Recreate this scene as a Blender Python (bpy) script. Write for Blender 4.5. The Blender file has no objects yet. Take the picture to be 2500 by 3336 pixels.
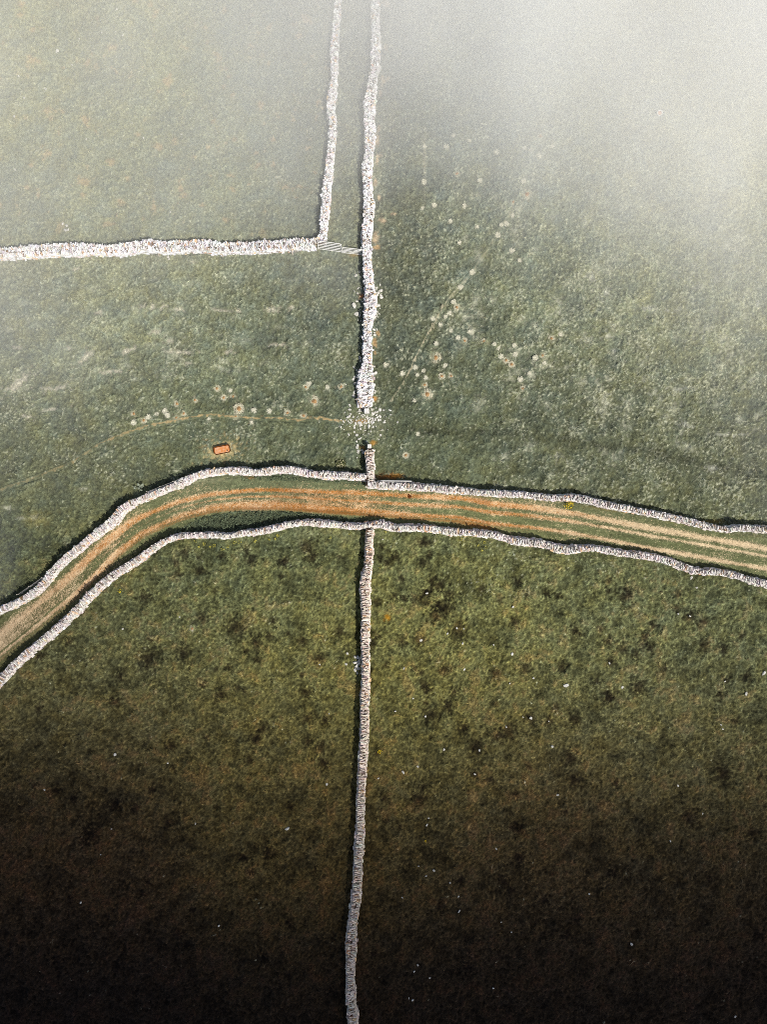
import bpy, bmesh, math, random
import numpy as np
from mathutils import Vector, Matrix

random.seed(7)
rng = np.random.default_rng(11)
scene = bpy.context.scene
COL = scene.collection
R = math.radians

# ------------------------------------------------------------------ camera, sky, sun, exposure
CAM_H = 68.0
S = 0.024                                   # metres per pixel of the 2500 px wide photograph on the ground
cam_d = bpy.data.cameras.new("camera")
cam = bpy.data.objects.new("camera", cam_d)
COL.objects.link(cam)
cam.location = (0, 0, CAM_H)                # a drone looking straight down, north up
cam.rotation_euler = (0, 0, 0)
cam_d.sensor_fit = 'VERTICAL'
cam_d.sensor_height = 24.0
cam_d.lens = 12.0 / ((1668 * S) / CAM_H)
cam_d.clip_start = 0.5
cam_d.clip_end = 4000
scene.camera = cam

SUN_EL, SUN_AZ = 57.0, 135.0                # from the south-east: shadows fall up and to the left
world = bpy.data.worlds.new("World")
scene.world = world
world.use_nodes = True
wn = world.node_tree
bg = wn.nodes["Background"]
sky = wn.nodes.new("ShaderNodeTexSky")
sky.sky_type = 'NISHITA'
sky.sun_disc = False
sky.sun_elevation = R(SUN_EL)
sky.sun_rotation = R(SUN_AZ)
sky.air_density = 0.8; sky.dust_density = 2.5; sky.ozone_density = 0.5     # milky, misty air
wn.links.new(sky.outputs[0], bg.inputs[0])
bg.inputs[1].default_value = 0.105
sun_d = bpy.data.lights.new("sun", 'SUN')
sun_d.energy = 4.0
sun_d.angle = R(0.6)
sun_d.color = (1.0, 0.965, 0.91)
sun = bpy.data.objects.new("sun", sun_d)
COL.objects.link(sun)
sdir = Vector((math.cos(R(SUN_EL)) * math.sin(R(SUN_AZ)), math.cos(R(SUN_EL)) * math.cos(R(SUN_AZ)), math.sin(R(SUN_EL))))
sun.rotation_euler = sdir.to_track_quat('Z', 'Y').to_euler()
sun.location = sdir * 300

scene.view_settings.view_transform = 'Standard'
scene.view_settings.look = 'None'
scene.view_settings.exposure = 0.25
scene.view_settings.gamma = 1.0
scene.cycles.volume_bounces = 8
scene.cycles.max_bounces = 12
scene.cycles.use_denoising = False
scene.cycles.filter_width = 0.95

# ------------------------------------------------------------------ helpers
def P(px, py, z=0.0):
    """photograph pixel -> ground metres, for a point seen at height z"""
    k = S * (1 - z / CAM_H)
    return (px - 1250) * k, (1668 - py) * k

def lin(rgb, k=1.0):
    a = np.asarray(rgb, float) / 255.0
    l = np.where(a <= 0.04045, a / 12.92, ((a + 0.055) / 1.055) ** 2.4)
    return l * k

KEXP = 1.5                                   # how much brighter a lit surface shows than its albedo
def alb(rgb):
    return lin(rgb, 1.0 / KEXP)

def put(o, label=None, cat=None, group=None, kind=None):
    if label: o["label"] = label
    if cat: o["category"] = cat
    if group: o["group"] = group
    if kind: o["kind"] = kind
    return o

def mesh_np(name, verts, faces, mat=None, col=None, parent=None, smooth=False):
    """faces: (n,k) int array; col: per-vertex rgb"""
    verts = np.ascontiguousarray(verts, dtype=np.float32)
    faces = np.ascontiguousarray(faces, dtype=np.int32)
    me = bpy.data.meshes.new(name)
    n, k = faces.shape
    me.vertices.add(len(verts)); me.vertices.foreach_set("co", verts.ravel())
    me.loops.add(n * k); me.loops.foreach_set("vertex_index", faces.ravel())
    me.polygons.add(n); me.polygons.foreach_set("loop_start", np.arange(0, n * k, k, dtype=np.int32))
    me.polygons.foreach_set("use_smooth", np.full(n, smooth))
    me.update(calc_edges=True)
    if col is not None:
        c = np.ones((len(verts), 4), np.float32); c[:, :3] = col
        at = me.color_attributes.new("col", 'FLOAT_COLOR', 'POINT')
        at.data.foreach_set("color", c.ravel())
    if mat: me.materials.append(mat)
    o = bpy.data.objects.new(name, me)
    COL.objects.link(o)
    if parent: o.parent = parent
    return o

def empty(name, loc, rz=0.0):
    o = bpy.data.objects.new(name, None)
    o.empty_display_size = 0.3
    COL.objects.link(o)
    o.location = loc
    o.rotation_euler = (0, 0, rz)
    return o

def copy_tree(o, parent=None):
    c = o.copy(); COL.objects.link(c); c.parent = parent
    for ch in o.children: copy_tree(ch, c)
    return c

# --- materials
def new_mat(name, rough=0.9):
    m = bpy.data.materials.new(name); m.use_nodes = True
    nt = m.node_tree; b = nt.nodes["Principled BSDF"]
    b.inputs["Roughness"].default_value = rough
    b.inputs["Specular IOR Level"].default_value = 0.15
    return m, nt, b

def mat_vcol(name, rough=0.95, nscale=14.0, amount=0.35, bump=0.0, bscale=20.0, detail=4.0):
    """vertex colour broken up by a fine procedural noise"""
    m, nt, b = new_mat(name, rough)
    at = nt.nodes.new("ShaderNodeAttribute"); at.attribute_name = "col"
    tc = nt.nodes.new("ShaderNodeNewGeometry")
    no = nt.nodes.new("ShaderNodeTexNoise"); no.inputs["Scale"].default_value = nscale
    no.inputs["Detail"].default_value = detail; no.inputs["Roughness"].default_value = 0.65
    nt.links.new(tc.outputs["Position"], no.inputs["Vector"])
    mr = nt.nodes.new("ShaderNodeMapRange")
    mr.inputs["From Min"].default_value = 0.3; mr.inputs["From Max"].default_value = 0.7
    mr.inputs["To Min"].default_value = 1 - amount; mr.inputs["To Max"].default_value = 1 + amount
    nt.links.new(no.outputs["Fac"], mr.inputs["Value"])
    mx = nt.nodes.new("ShaderNodeMix"); mx.data_type = 'RGBA'; mx.blend_type = 'MULTIPLY'
    mx.inputs["Factor"].default_value = 1.0
    nt.links.new(at.outputs["Color"], mx.inputs["A"]); nt.links.new(mr.outputs["Result"], mx.inputs["B"])
    nt.links.new(mx.outputs["Result"], b.inputs["Base Color"])
    if bump:
        n2 = nt.nodes.new("ShaderNodeTexNoise"); n2.inputs["Scale"].default_value = bscale
        n2.inputs["Detail"].default_value = 5.0
        nt.links.new(tc.outputs["Position"], n2.inputs["Vector"])
        bp = nt.nodes.new("ShaderNodeBump"); bp.inputs["Strength"].default_value = 0.8
        bp.inputs["Distance"].default_value = bump
        nt.links.new(n2.outputs["Fac"], bp.inputs["Height"]); nt.links.new(bp.outputs["Normal"], b.inputs["Normal"])
    return m

def mat_flat(name, c1, c2, nscale=12.0, rough=0.6, metal=0.0):
    m, nt, b = new_mat(name, rough)
    b.inputs["Metallic"].default_value = metal
    tc = nt.nodes.new("ShaderNodeTexCoord")
    no = nt.nodes.new("ShaderNodeTexNoise"); no.inputs["Scale"].default_value = nscale; no.inputs["Detail"].default_value = 5
    nt.links.new(tc.outputs["Object"], no.inputs["Vector"])
    rp = nt.nodes.new("ShaderNodeValToRGB")
    rp.color_ramp.elements[0].position = 0.35; rp.color_ramp.elements[0].color = (*c1, 1)
    rp.color_ramp.elements[1].position = 0.65; rp.color_ramp.elements[1].color = (*c2, 1)
    nt.links.new(no.outputs["Fac"], rp.inputs["Fac"]); nt.links.new(rp.outputs["Color"], b.inputs["Base Color"])
    return m

M_GROUND = mat_vcol("grassland", 0.97, 16.0, 0.45, 0.05, 22.0, 5.0)
M_BLADE = mat_vcol("grass_blades", 0.85, 9.0, 0.25)
M_LANE = mat_vcol("lane_gravel", 0.95, 30.0, 0.3, 0.02, 35.0)
M_STONE = mat_vcol("limestone", 0.9, 11.0, 0.3, 0.03, 18.0)
M_CORE = mat_flat("wall_core_earth", tuple(alb((116, 88, 64))), tuple(alb((166, 138, 110))), 8)
M_METAL = mat_flat("galvanised_metal", (0.62, 0.61, 0.57), (0.78, 0.76, 0.72), 10, 0.5, 0.0)
M_TIMBER = mat_flat("weathered_timber", (0.38, 0.33, 0.26), (0.58, 0.52, 0.43), 14)
M_WIRE = mat_flat("fence_wire", (0.3, 0.28, 0.26), (0.42, 0.4, 0.37), 10, 0.5)
M_RUST = mat_flat("rusty_steel", tuple(alb((120, 62, 20))), tuple(alb((185, 110, 45))), 9)
M_ORANGE = mat_flat("orange_feed", tuple(alb((228, 146, 80))), tuple(alb((238, 188, 150))), 5)
M_DARK = mat_flat("dark_rubber", (0.03, 0.02, 0.015), (0.06, 0.04, 0.03), 9)
M_TUBWHITE = mat_flat("white_plastic", (0.82, 0.82, 0.8), (0.9, 0.9, 0.88), 4, 0.5)
M_SOIL = mat_flat("molehill_soil", tuple(alb((178, 136, 88))), tuple(alb((206, 172, 128))), 14)
M_DUNG = mat_flat("brown_dung", tuple(alb((70, 36, 14))), tuple(alb((140, 74, 26))), 14)

# --- band-limited noise on the map grid
X0, X1, Y0, Y1, RES = -34.0, 34.0, -45.0, 45.0, 0.08
NX = int(round((X1 - X0) / RES)) + 1
NY = int(round((Y1 - Y0) / RES)) + 1
gx = X0 + np.arange(NX) * RES
gy = Y0 + np.arange(NY) * RES
GX, GY = np.meshgrid(gx, gy)
fx = np.fft.rfftfreq(NX, RES); fy = np.fft.fftfreq(NY, RES)
def bandnoise(size, ax=1.0, ay=1.0, width=0.6, ang=0.0):
    """noise with features about `size` metres, std 1"""
    w = rng.standard_normal((NY, NX))
    FX, FY = np.meshgrid(fx, fy)
    c, s = math.cos(ang), math.sin(ang)
    f = np.hypot((FX * c + FY * s) * ax, (-FX * s + FY * c) * ay)
    f0 = 1.0 / (2 * size)
    filt = np.exp(-0.5 * (np.log((f + 1e-6) / f0) / width) ** 2) / (f + f0)
    n = np.fft.irfft2(np.fft.rfft2(w) * filt, s=(NY, NX))
    return n / n.std()

def smooth01(x, a, b):
    t = np.clip((x - a) / (b - a), 0, 1)
    return t * t * (3 - 2 * t)

def regress(pts, vals, qx, qy, bw):
    """Gaussian kernel regression of values at scattered points"""
    vals = np.asarray(vals, float)
    if vals.ndim == 1: vals = vals[:, None]
    num = np.zeros(qx.shape + (vals.shape[1],)); den = np.zeros(qx.shape)
    for (x, y), v in zip(pts, vals):
        w = np.exp(-((qx - x) ** 2 + (qy - y) ** 2) / (2 * bw * bw)) + 1e-9
        num += w[..., None] * v; den += w
    return num / den[..., None]

def sample(arr, x, y):
    fxx = np.clip((np.asarray(x) - X0) / RES, 0, NX - 1.001); fyy = np.clip((np.asarray(y) - Y0) / RES, 0, NY - 1.001)
    i = fxx.astype(int); j = fyy.astype(int); u = fxx - i; v = fyy - j
    if arr.ndim == 3: u = u[..., None]; v = v[..., None]
    return (arr[j, i] * (1 - u) * (1 - v) + arr[j, i + 1] * u * (1 - v) + arr[j + 1, i] * (1 - u) * v + arr[j + 1, i + 1] * u * v)

def resample(pts, step):
    pts = np.asarray(pts, float)
    d = np.r_[0, np.cumsum(np.hypot(*np.diff(pts[:, :2], axis=0).T))]
    n = max(2, int(d[-1] / step) + 1)
    s = np.linspace(0, d[-1], n)
    out = np.stack([np.interp(s, d, pts[:, k]) for k in range(pts.shape[1])], 1)
    k = 5
    if n > 3 * k:                                             # soften corners
        for c in range(2):
            pad = np.r_[np.full(k, out[0, c]), out[:, c], np.full(k, out[-1, c])]
            sm = np.convolve(pad, np.ones(2 * k + 1) / (2 * k + 1), 'valid')
            w = np.minimum(1, np.minimum(np.arange(n), np.arange(n)[::-1]) / (2.0 * k))
            out[:, c] = out[:, c] * (1 - w) + sm * w
    return s, out

def dist_to_line(line):
    """signed offset (+ = left of the direction of travel) and arc position for all grid cells"""
    best = np.full(GX.shape, 1e9); off = np.full(GX.shape, 1e9); arc = np.zeros(GX.shape)
    s0 = 0.0
    for a, b in zip(line[:-1], line[1:]):
        dx, dy = b[0] - a[0], b[1] - a[1]; L = math.hypot(dx, dy)
        if L < 1e-6: continue
        i0 = int(max(0, (min(a[0], b[0]) - 4 - X0) / RES)); i1 = int(min(NX, (max(a[0], b[0]) + 4 - X0) / RES))
        j0 = int(max(0, (min(a[1], b[1]) - 4 - Y0) / RES)); j1 = int(min(NY, (max(a[1], b[1]) + 4 - Y0) / RES))
        if i1 <= i0 or j1 <= j0: s0 += L; continue
        sx = GX[j0:j1, i0:i1] - a[0]; sy = GY[j0:j1, i0:i1] - a[1]
        t = np.clip((sx * dx + sy * dy) / (L * L), 0, 1)
        d = np.hypot(sx - t * dx, sy - t * dy)
        sg = np.where(dx * sy - dy * sx >= 0, 1.0, -1.0)
        bb = best[j0:j1, i0:i1]; m = d < bb
        bb[m] = d[m]; off[j0:j1, i0:i1][m] = (d * sg)[m]; arc[j0:j1, i0:i1][m] = (s0 + t * L)[m]
        s0 += L
    return best, off, arc

# ------------------------------------------------------------------ traced lines (photograph pixels: x, y, width)
W_UPPER = [(1219, -330, 26), (1222, -150, 24), (1224, 0, 22), (1224, 90, 22), (1226, 145, 23), (1222, 217, 23), (1213, 271, 23), (1204, 344, 34), (1206, 434, 29),
 (1204, 489, 32), (1196, 561, 32), (1200, 633, 29), (1204, 688, 28), (1196, 745, 30), (1192.5, 790, 26), (1197, 820, 27), (1197, 851, 25),
 (1198.6, 881, 27), (1201.6, 911, 27), (1205, 941, 29), (1208, 971, 35), (1209, 1001, 33), (1201.6, 1032, 29), (1197, 1062, 26), (1197, 1152, 27),
 (1198, 1182, 30), (1192, 1213, 45), (1191, 1243, 48), (1189, 1273, 53), (1189, 1303, 50), (1191, 1327, 34)]
W_STUB = [(1204, 1462, 25), (1206, 1510, 25), (1208, 1575, 26)]
W_LANE_NW = [(-330, 2110, 24), (-120, 2040, 24), (0, 1987, 23), (33, 1974, 22), (71, 1955, 22), (109, 1930, 23), (136, 1909, 22), (155, 1879, 24), (179, 1852, 24), (212, 1819, 23), (244, 1795, 23),
 (271, 1770, 24), (304, 1746, 25), (337, 1719, 26), (369, 1694, 27), (391, 1664, 27), (413, 1645, 25), (445, 1632, 23), (478, 1618, 22), (516, 1602, 22),
 (554, 1588, 22), (586, 1575, 23), (613, 1561, 24), (646, 1545, 23), (684, 1537, 22), (733, 1532.5, 23), (787, 1532.5, 23), (836, 1540, 23), (870, 1534, 24), (900, 1530, 25),
 (936, 1527, 25), (972, 1534, 24), (1009, 1543, 22), (1052, 1547.5, 23), (1099, 1548.6, 23), (1135, 1549.7, 24), (1171, 1552, 24), (1195, 1554, 24)]
W_LANE_NE = [(1194, 1577, 25), (1226, 1580, 24), (1262, 1581, 24), (1298, 1582, 24), (1352, 1585, 25), (1407, 1588, 24), (1461, 1594.5, 24), (1500, 1597.5, 23),
 (1550, 1602, 22), (1600, 1606, 21), (1654, 1608.6, 21), (1709, 1611, 21), (1763, 1618, 21), (1817, 1622, 22), (1871, 1619, 22), (1926, 1630, 23), (1980, 1645.5, 23),
 (2034, 1653.6, 23), (2089, 1665.6, 23), (2143, 1676, 23), (2197, 1687, 22), (2251, 1698, 22), (2306, 1714, 21), (2360, 1723.7, 21), (2387, 1725, 21), (2414, 1718, 21),
 (2447, 1721.5, 22), (2500, 1723.7, 23), (2620, 1740, 23), (2830, 1790, 23)]
W_LANE_S = [(-300, 2500, 28), (-120, 2330, 28), (0, 2213, 28), (33, 2177.5, 27), (65, 2147.6, 27), (108.6, 2109.6, 27), (152, 2074, 27), (190, 2041.7, 27), (228, 2006.5, 26), (260.6, 1974, 26), (282, 1947, 26),
 (315, 1917, 25), (347.5, 1887, 25), (374.6, 1868, 25), (402, 1852, 26), (434, 1833, 26), (461.5, 1814, 24), (488.6, 1792, 22), (521, 1770, 21), (548, 1757, 20), (575.5, 1747.5, 20),
 (608, 1743, 20), (651.5, 1743, 20), (706, 1743, 20), (744, 1748.6, 21), (782, 1738, 21), (836, 1733, 21), (868.6, 1727, 22), (900, 1720, 22), (936, 1709.6, 22), (972, 1703, 22),
 (1009, 1702, 23), (1052, 1705, 23), (1099, 1709.6, 22), (1135, 1714, 22), (1171, 1715, 22), (1208, 1710, 23), (1236.6, 1705, 23), (1262, 1713, 24), (1291, 1722, 24),
 (1334, 1718.7, 23), (1370, 1720.5, 23), (1407, 1722, 23), (1443, 1728, 23), (1479, 1733, 23), (1540, 1736, 23), (1600, 1740, 23), (1632.6, 1747, 23), (1665, 1760.6, 24), (1708.6, 1765, 25),
 (1763, 1770, 26), (1806, 1782, 30), (1833.5, 1792, 34), (1866, 1792, 31), (1904, 1786.6, 25), (1936.6, 1785, 23), (1980, 1792, 23), (2034, 1803, 22), (2088.6, 1808, 22),
 (2143, 1817.6, 22), (2186, 1828, 23), (2224, 1845, 24), (2268, 1861, 24), (2306, 1862.7, 22), (2360, 1865, 22), (2403.5, 1874.6, 23), (2447, 1890, 23), (2500, 1903, 23), (2620, 1935, 23), (2830, 1990, 23)]
W_LOWER = [(1206, 1722, 24), (1206, 1738, 24), (1202, 1775, 25), (1202, 1847, 25), (1194, 1872, 34), (1189, 1901, 38), (1189.5, 1937, 35), (1191, 1974, 32), (1193, 2005, 29),
 (1191.5, 2047, 30), (1188, 2082, 26), (1191.5, 2126, 25), (1191.5, 2158, 28), (1191.5, 2190, 28), (1191.5, 2237, 28), (1188, 2275, 31), (1187, 2316, 28), (1188, 2364, 27),
 (1187, 2405, 26), (1182, 2475, 31), (1180, 2522, 26), (1177, 2570, 26), (1175, 2601, 29), (1175, 2649, 27), (1173, 2700, 28), (1170, 2763, 30), (1166, 2817, 31), (1165, 2871, 31),
 (1160.6, 2925, 31), (1153, 2980, 31), (1146, 3034, 33), (1144, 3088, 34), (1142, 3143, 31), (1140.7, 3197, 26), (1142.5, 3251, 33), (1148, 3305, 29), (1150, 3336, 31), (1152, 3500, 30), (1150, 3680, 30)]
W_NARROW = [(1105, -330, 18), (1102, -150, 16), (1101, 0, 14), (1101, 36, 17), (1094, 90, 17), (1090, 145, 20), (1090, 199, 19), (1089, 253, 19), (1083, 308, 22), (1077, 347, 26), (1083, 391, 23), (1086, 434, 20),
 (1077, 489, 20), (1074, 543, 23), (1066, 597, 26), (1063, 651, 22), (1055.6, 706, 25), (1054, 753, 23), (1047, 790, 28)]
W_WEST = [(-330, 842, 28), (-120, 834, 29), (0, 828, 30), (48, 826, 35), (96, 822, 36), (181, 816, 36), (241, 814, 37), (301, 816, 36), (362, 814, 34), (422, 810, 35), (482, 807, 36), (543, 807, 37),
 (603, 808, 34), (663, 805, 36), (724, 808, 34), (784, 809, 32), (844, 806, 33), (905, 801, 34), (965, 800, 35), (1000, 799, 33), (1030, 796, 30)]
W_WEST = [(x_, y_ + 3.5 * math.sin(x_ / 27.0) + 2.0 * math.sin(x_ / 11.0), w_ * 0.92) for x_, y_, w_ in W_WEST]
LANE_C = [(-330, 2360), (-120, 2200), (0, 2101), (108, 2014), (217, 1925), (300, 1846), (361, 1786.6), (450.6, 1716), (532, 1680), (586, 1658), (692, 1632), (801, 1621), (900, 1620), (1045, 1628),
 (1189.5, 1635.5), (1334, 1646), (1500, 1654.6), (1600, 1674), (1740, 1687), (1871, 1705), (2000, 1730), (2143, 1758), (2320, 1788), (2500, 1820), (2640, 1850), (2830, 1890)]

def ground_line(tr, z):
    return [P(px, py, z) + ((w * S,) if False else ()) for px, py, *w in tr]

# ------------------------------------------------------------------ ground maps: height, colour
def fv(pts):  # points given in the 1658 px wide view
    return [P(x * 1.508, y * 1.508) for x, y in pts]
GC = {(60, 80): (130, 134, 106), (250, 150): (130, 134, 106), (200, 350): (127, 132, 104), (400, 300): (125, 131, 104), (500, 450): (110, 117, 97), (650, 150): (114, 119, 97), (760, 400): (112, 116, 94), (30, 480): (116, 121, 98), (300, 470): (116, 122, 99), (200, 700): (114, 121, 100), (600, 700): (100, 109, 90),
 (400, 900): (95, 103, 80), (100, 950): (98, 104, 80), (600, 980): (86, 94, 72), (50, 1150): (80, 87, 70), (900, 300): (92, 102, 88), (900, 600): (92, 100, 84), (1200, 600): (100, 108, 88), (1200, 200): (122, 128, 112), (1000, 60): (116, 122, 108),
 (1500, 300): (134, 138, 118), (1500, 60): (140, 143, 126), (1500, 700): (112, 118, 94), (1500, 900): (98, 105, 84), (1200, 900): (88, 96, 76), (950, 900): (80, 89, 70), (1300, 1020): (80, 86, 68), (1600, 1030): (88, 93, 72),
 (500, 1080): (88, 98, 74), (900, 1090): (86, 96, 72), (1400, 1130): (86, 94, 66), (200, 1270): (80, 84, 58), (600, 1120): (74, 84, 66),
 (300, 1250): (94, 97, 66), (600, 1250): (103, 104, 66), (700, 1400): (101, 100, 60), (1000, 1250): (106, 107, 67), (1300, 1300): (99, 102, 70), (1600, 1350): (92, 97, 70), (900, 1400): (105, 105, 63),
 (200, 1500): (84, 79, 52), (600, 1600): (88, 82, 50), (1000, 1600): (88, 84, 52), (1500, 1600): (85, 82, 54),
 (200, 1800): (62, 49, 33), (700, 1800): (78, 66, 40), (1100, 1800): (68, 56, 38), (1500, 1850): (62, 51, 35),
 (200, 2150): (30, 23, 18), (700, 2150): (37, 29, 21), (1100, 2150): (38, 30, 22), (1600, 2150): (37, 29, 22)}  # lower rows are brown heath, with some shade painted into the colour too
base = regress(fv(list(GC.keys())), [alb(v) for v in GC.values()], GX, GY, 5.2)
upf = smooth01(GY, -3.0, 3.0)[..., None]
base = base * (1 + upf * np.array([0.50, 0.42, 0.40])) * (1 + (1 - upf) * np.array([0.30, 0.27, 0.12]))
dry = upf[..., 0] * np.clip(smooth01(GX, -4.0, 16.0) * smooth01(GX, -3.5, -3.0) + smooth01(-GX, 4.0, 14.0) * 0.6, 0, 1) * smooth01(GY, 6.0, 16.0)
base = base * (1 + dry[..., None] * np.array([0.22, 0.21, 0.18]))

n8 = bandnoise(6.0); n3 = bandnoise(2.2); n1 = bandnoise(0.8); n03 = bandnoise(0.3); n015 = bandnoise(0.15)
streak = bandnoise(0.22, 1.0, 0.35, 0.5, R(25)); streak2 = bandnoise(0.22, 0.35, 1.0, 0.5, R(-20))
hue = bandnoise(1.6); hue2 = bandnoise(0.5); wispn = bandnoise(0.28, 1.0, 0.6, 0.7, R(30)); wispb = bandnoise(2.5)
spk = rng.standard_normal((NY, NX))
lowfield = smooth01(-GY, -2.0, 6.0)
v = 0.08 * n8 + 0.12 * n3 + 0.11 * n1 + 0.15 * n03 + 0.20 * n015 + 0.08 * np.where(n8 > 0, streak, streak2) + 0.20 * spk
v = v + lowfield * (0.10 * n1 + 0.05 * n3 + 0.07 * n03 + 0.06 * n015) - 0.35 * v * smooth01(GY, 16.0, 24.0) * (GX < -4)
fib = np.where(GX < -3, bandnoise(0.2, 0.3, 1.0, 0.6), bandnoise(0.2, 0.4, 1.0, 0.6, R(35)))
base = base * (1 - 0.20 * np.exp(-((GX - 1.2) / 2.2) ** 2) * smooth01(GY, 5, 9) * (GX > -1.1))[..., None]
vst = bandnoise(0.5, 1.0, 0.18, 0.6) * np.exp(-((GX - 3.5) / 4.0) ** 2) * smooth01(GY, 8, 14)
v = v * (1 - 0.45 * upf[..., 0]) + 0.13 * fib * upf[..., 0] + 0.14 * vst
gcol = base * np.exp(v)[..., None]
# yellow-green against blue-green vegetation
tint = np.clip(0.5 * hue + 0.4 * hue2, -1.6, 1.6)[..., None]
gcol = gcol * np.exp(tint * np.array([0.045, 0.01, -0.08]))
# brown heath patches in the lower fields
brown = smooth01(0.5 * n3 + 0.6 * n1 + 0.4 * n03 + 0.3 * n8, 0.7, 1.5) * lowfield
gcol = gcol * (1 - 0.75 * brown[..., None]) + 0.75 * brown[..., None] * gcol * np.array([0.66, 0.50, 0.50])
# pale dead wisps in the upper fields
wd = regress(fv([(200, 300), (600, 400), (300, 700), (600, 900), (1300, 600), (1500, 600), (1300, 900), (1550, 950), (1000, 500), (1000, 1000), (800, 1300), (300, 1400), (1400, 1400), (800, 1800), (300, 1800), (1400, 1800), (300, 2150), (900, 2150), (1500, 2150)]),
             [0.2, 0.25, 0.5, 0.35, 1.25, 1.4, 1.05, 0.95, 0.5, 0.25, -1.3, -1.3, -1.3, -2, -2, -2, -2, -2, -2], GX, GY, 5.0)[..., 0]
wisp = smooth01(0.6 * wispn + 0.35 * wispb + 0.7 * n015 + 0.35 * spk + 0.3 * n1 + 0.9 * wd, 1.4, 3.0)
PALE = alb((196, 196, 168))
gcol = gcol * (1 - 0.65 * wisp[..., None]) + 0.65 * wisp[..., None] * PALE * np.exp(0.15 * n015)[..., None]

ochre = smooth01(0.7 * bandnoise(0.6) + 0.7 * hue + 0.2 * n015, 1.35, 2.3) * smooth01(GY, 20.0, 24.0) * (GX < -4)
gcol = gcol * (1 - 0.6 * ochre[..., None]) + 0.6 * ochre[..., None] * alb((206, 178, 132))

def blob(px, py, rx, ry, ang=0.0, soft=0.6, warp=0.5):
    """ragged patch mask with radii in photograph pixels"""
    x, y = P(px, py); rx *= S; ry *= S
    m = np.zeros(GX.shape); rr = max(rx, ry) * 2.6 + 0.3
    i0 = int(np.clip((x - rr - X0) / RES, 0, NX)); i1 = int(np.clip((x + rr - X0) / RES, 0, NX))
    j0 = int(np.clip((y - rr - Y0) / RES, 0, NY)); j1 = int(np.clip((y + rr - Y0) / RES, 0, NY))
    if i1 <= i0 or j1 <= j0: return None
    sx = GX[j0:j1, i0:i1] - x; sy = GY[j0:j1, i0:i1] - y
    c, s = math.cos(ang), math.sin(ang)
    d = np.hypot((sx * c + sy * s) / rx, (-sx * s + sy * c) / ry)
    d = d * np.exp(warp * (0.3 * n015[j0:j1, i0:i1] + 0.3 * n03[j0:j1, i0:i1]))
    return (slice(j0, j1), slice(i0, i1)), 1 - smooth01(d, 1 - soft, 1 + soft)

def paint(px, py, rx, ry, rgb=None, a=0.8, mul=None, **k):
    r = blob(px, py, rx, ry, **k)
    if r is None: return
    sl, m = r; m = (m * a)[..., None]
    tgt = gcol[sl] * np.array(mul) if mul is not None else alb(rgb) * np.exp(0.2 * n015[sl])[..., None]
    gcol[sl] = gcol[sl] * (1 - m) + tgt * m

# worn soil on the east foot of the upper central wall
SOILC = (200, 180, 146)
for X, Y, w, h in [(985, 30, 28, 30), (985, 430, 20, 30), (960, 720, 18, 36), (1010, 700, 16, 14), (940, 830, 12, 30), (925, 1160, 16, 30), (905, 1260, 26, 52), (925, 1405, 30, 16),
                   (912, 1450, 14, 30), (895, 1650, 18, 36), (925, 1775, 14, 22), (955, 1985, 32, 24), (1060, 1925, 24, 12), (895, 2140, 24, 55)]:
    paint(900 + X / 2.763, Y / 2.763, w / 2.763, h / 2.763, SOILC, 0.95, soft=0.35)
for X, Y, w, h in [(1085, 350, 34, 26), (1105, 1285, 20, 32), (1070, 1385, 24, 48), (1068, 1980, 16, 20), (1070, 1490, 12, 20)]:
    paint(900 + X / 3.316, 700 + Y / 3.316, w / 3.316, h / 3.316, (206, 172, 122), 0.9, soft=0.4)
# pale dead grass in the left and right upper fields
for X, Y, w, h, a in [(770, 497, 18, 12, .4), (825, 497, 9, 16, 0), (882, 497, 13, 13, .5), (965, 510, 22, 9, 0), (1190, 515, 50, 6, -.1), (1290, 520, 13, 8, 0), (1470, 515, 26, 12, 0), (1575, 500, 10, 14, 0),
                      (530, 530, 18, 10, .5), (105, 905, 62, 18, .7), (70, 942, 45, 10, 0), (600, 845, 45, 10, 0), (465, 765, 36, 14, .8), (690, 735, 34, 11, .5), (980, 740, 70, 8, 0), (1240, 738, 22, 9, 0),
                      (845, 635, 28, 11, 0), (910, 680, 16, 10, 0), (1015, 800, 15, 7, 0), (320, 935, 50, 9, .3), (250, 940, 24, 10, 0), (90, 718, 20, 9, 0), (1500, 700, 40, 8, 0), (375, 720, 15, 8, 0),
                      (275, 1052, 46, 6, .1), (150, 1090, 18, 8, 0), (1040, 255, 12, 8, 0), (410, 295, 18, 7, .4)]:
    paint(X / 1.658, 700 + Y / 1.658, w / 1.658, h / 1.658, (206, 200, 176), 0.85, ang=a, soft=0.5, warp=1.0)
for X, Y, w, h in [(505, 262, 22, 9), (210, 435, 30, 12), (45, 375, 22, 12), (130, 440, 20, 10)]:
    paint(X / 1.842, 1450 + Y / 1.842, w / 1.842, h / 1.842, (190, 190, 165), 0.75, soft=0.5, warp=1.0)
for X, Y, w, h in [(750, 370, 46, 18), (900, 380, 14, 7), (55, 392, 15, 8), (1590, 330, 18, 18), (1280, 140, 20, 16), (1025, 1265, 38, 20), (1240, 1600, 46, 16), (1330, 1340, 46, 9), (1480, 1340, 26, 8),
                   (310, 125, 26, 26), (415, 240, 20, 30), (480, 695, 15, 15), (1135, 200, 18, 18), (1000, 990, 46, 12), (420, 580, 24, 24)]:
    paint(1800 + X / 2.3686, 850 + Y / 2.3686, w / 2.3686, h / 2.3686, (200, 200, 180), 0.7, soft=0.6, warp=1.2)
pm = np.random.default_rng(8)
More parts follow.
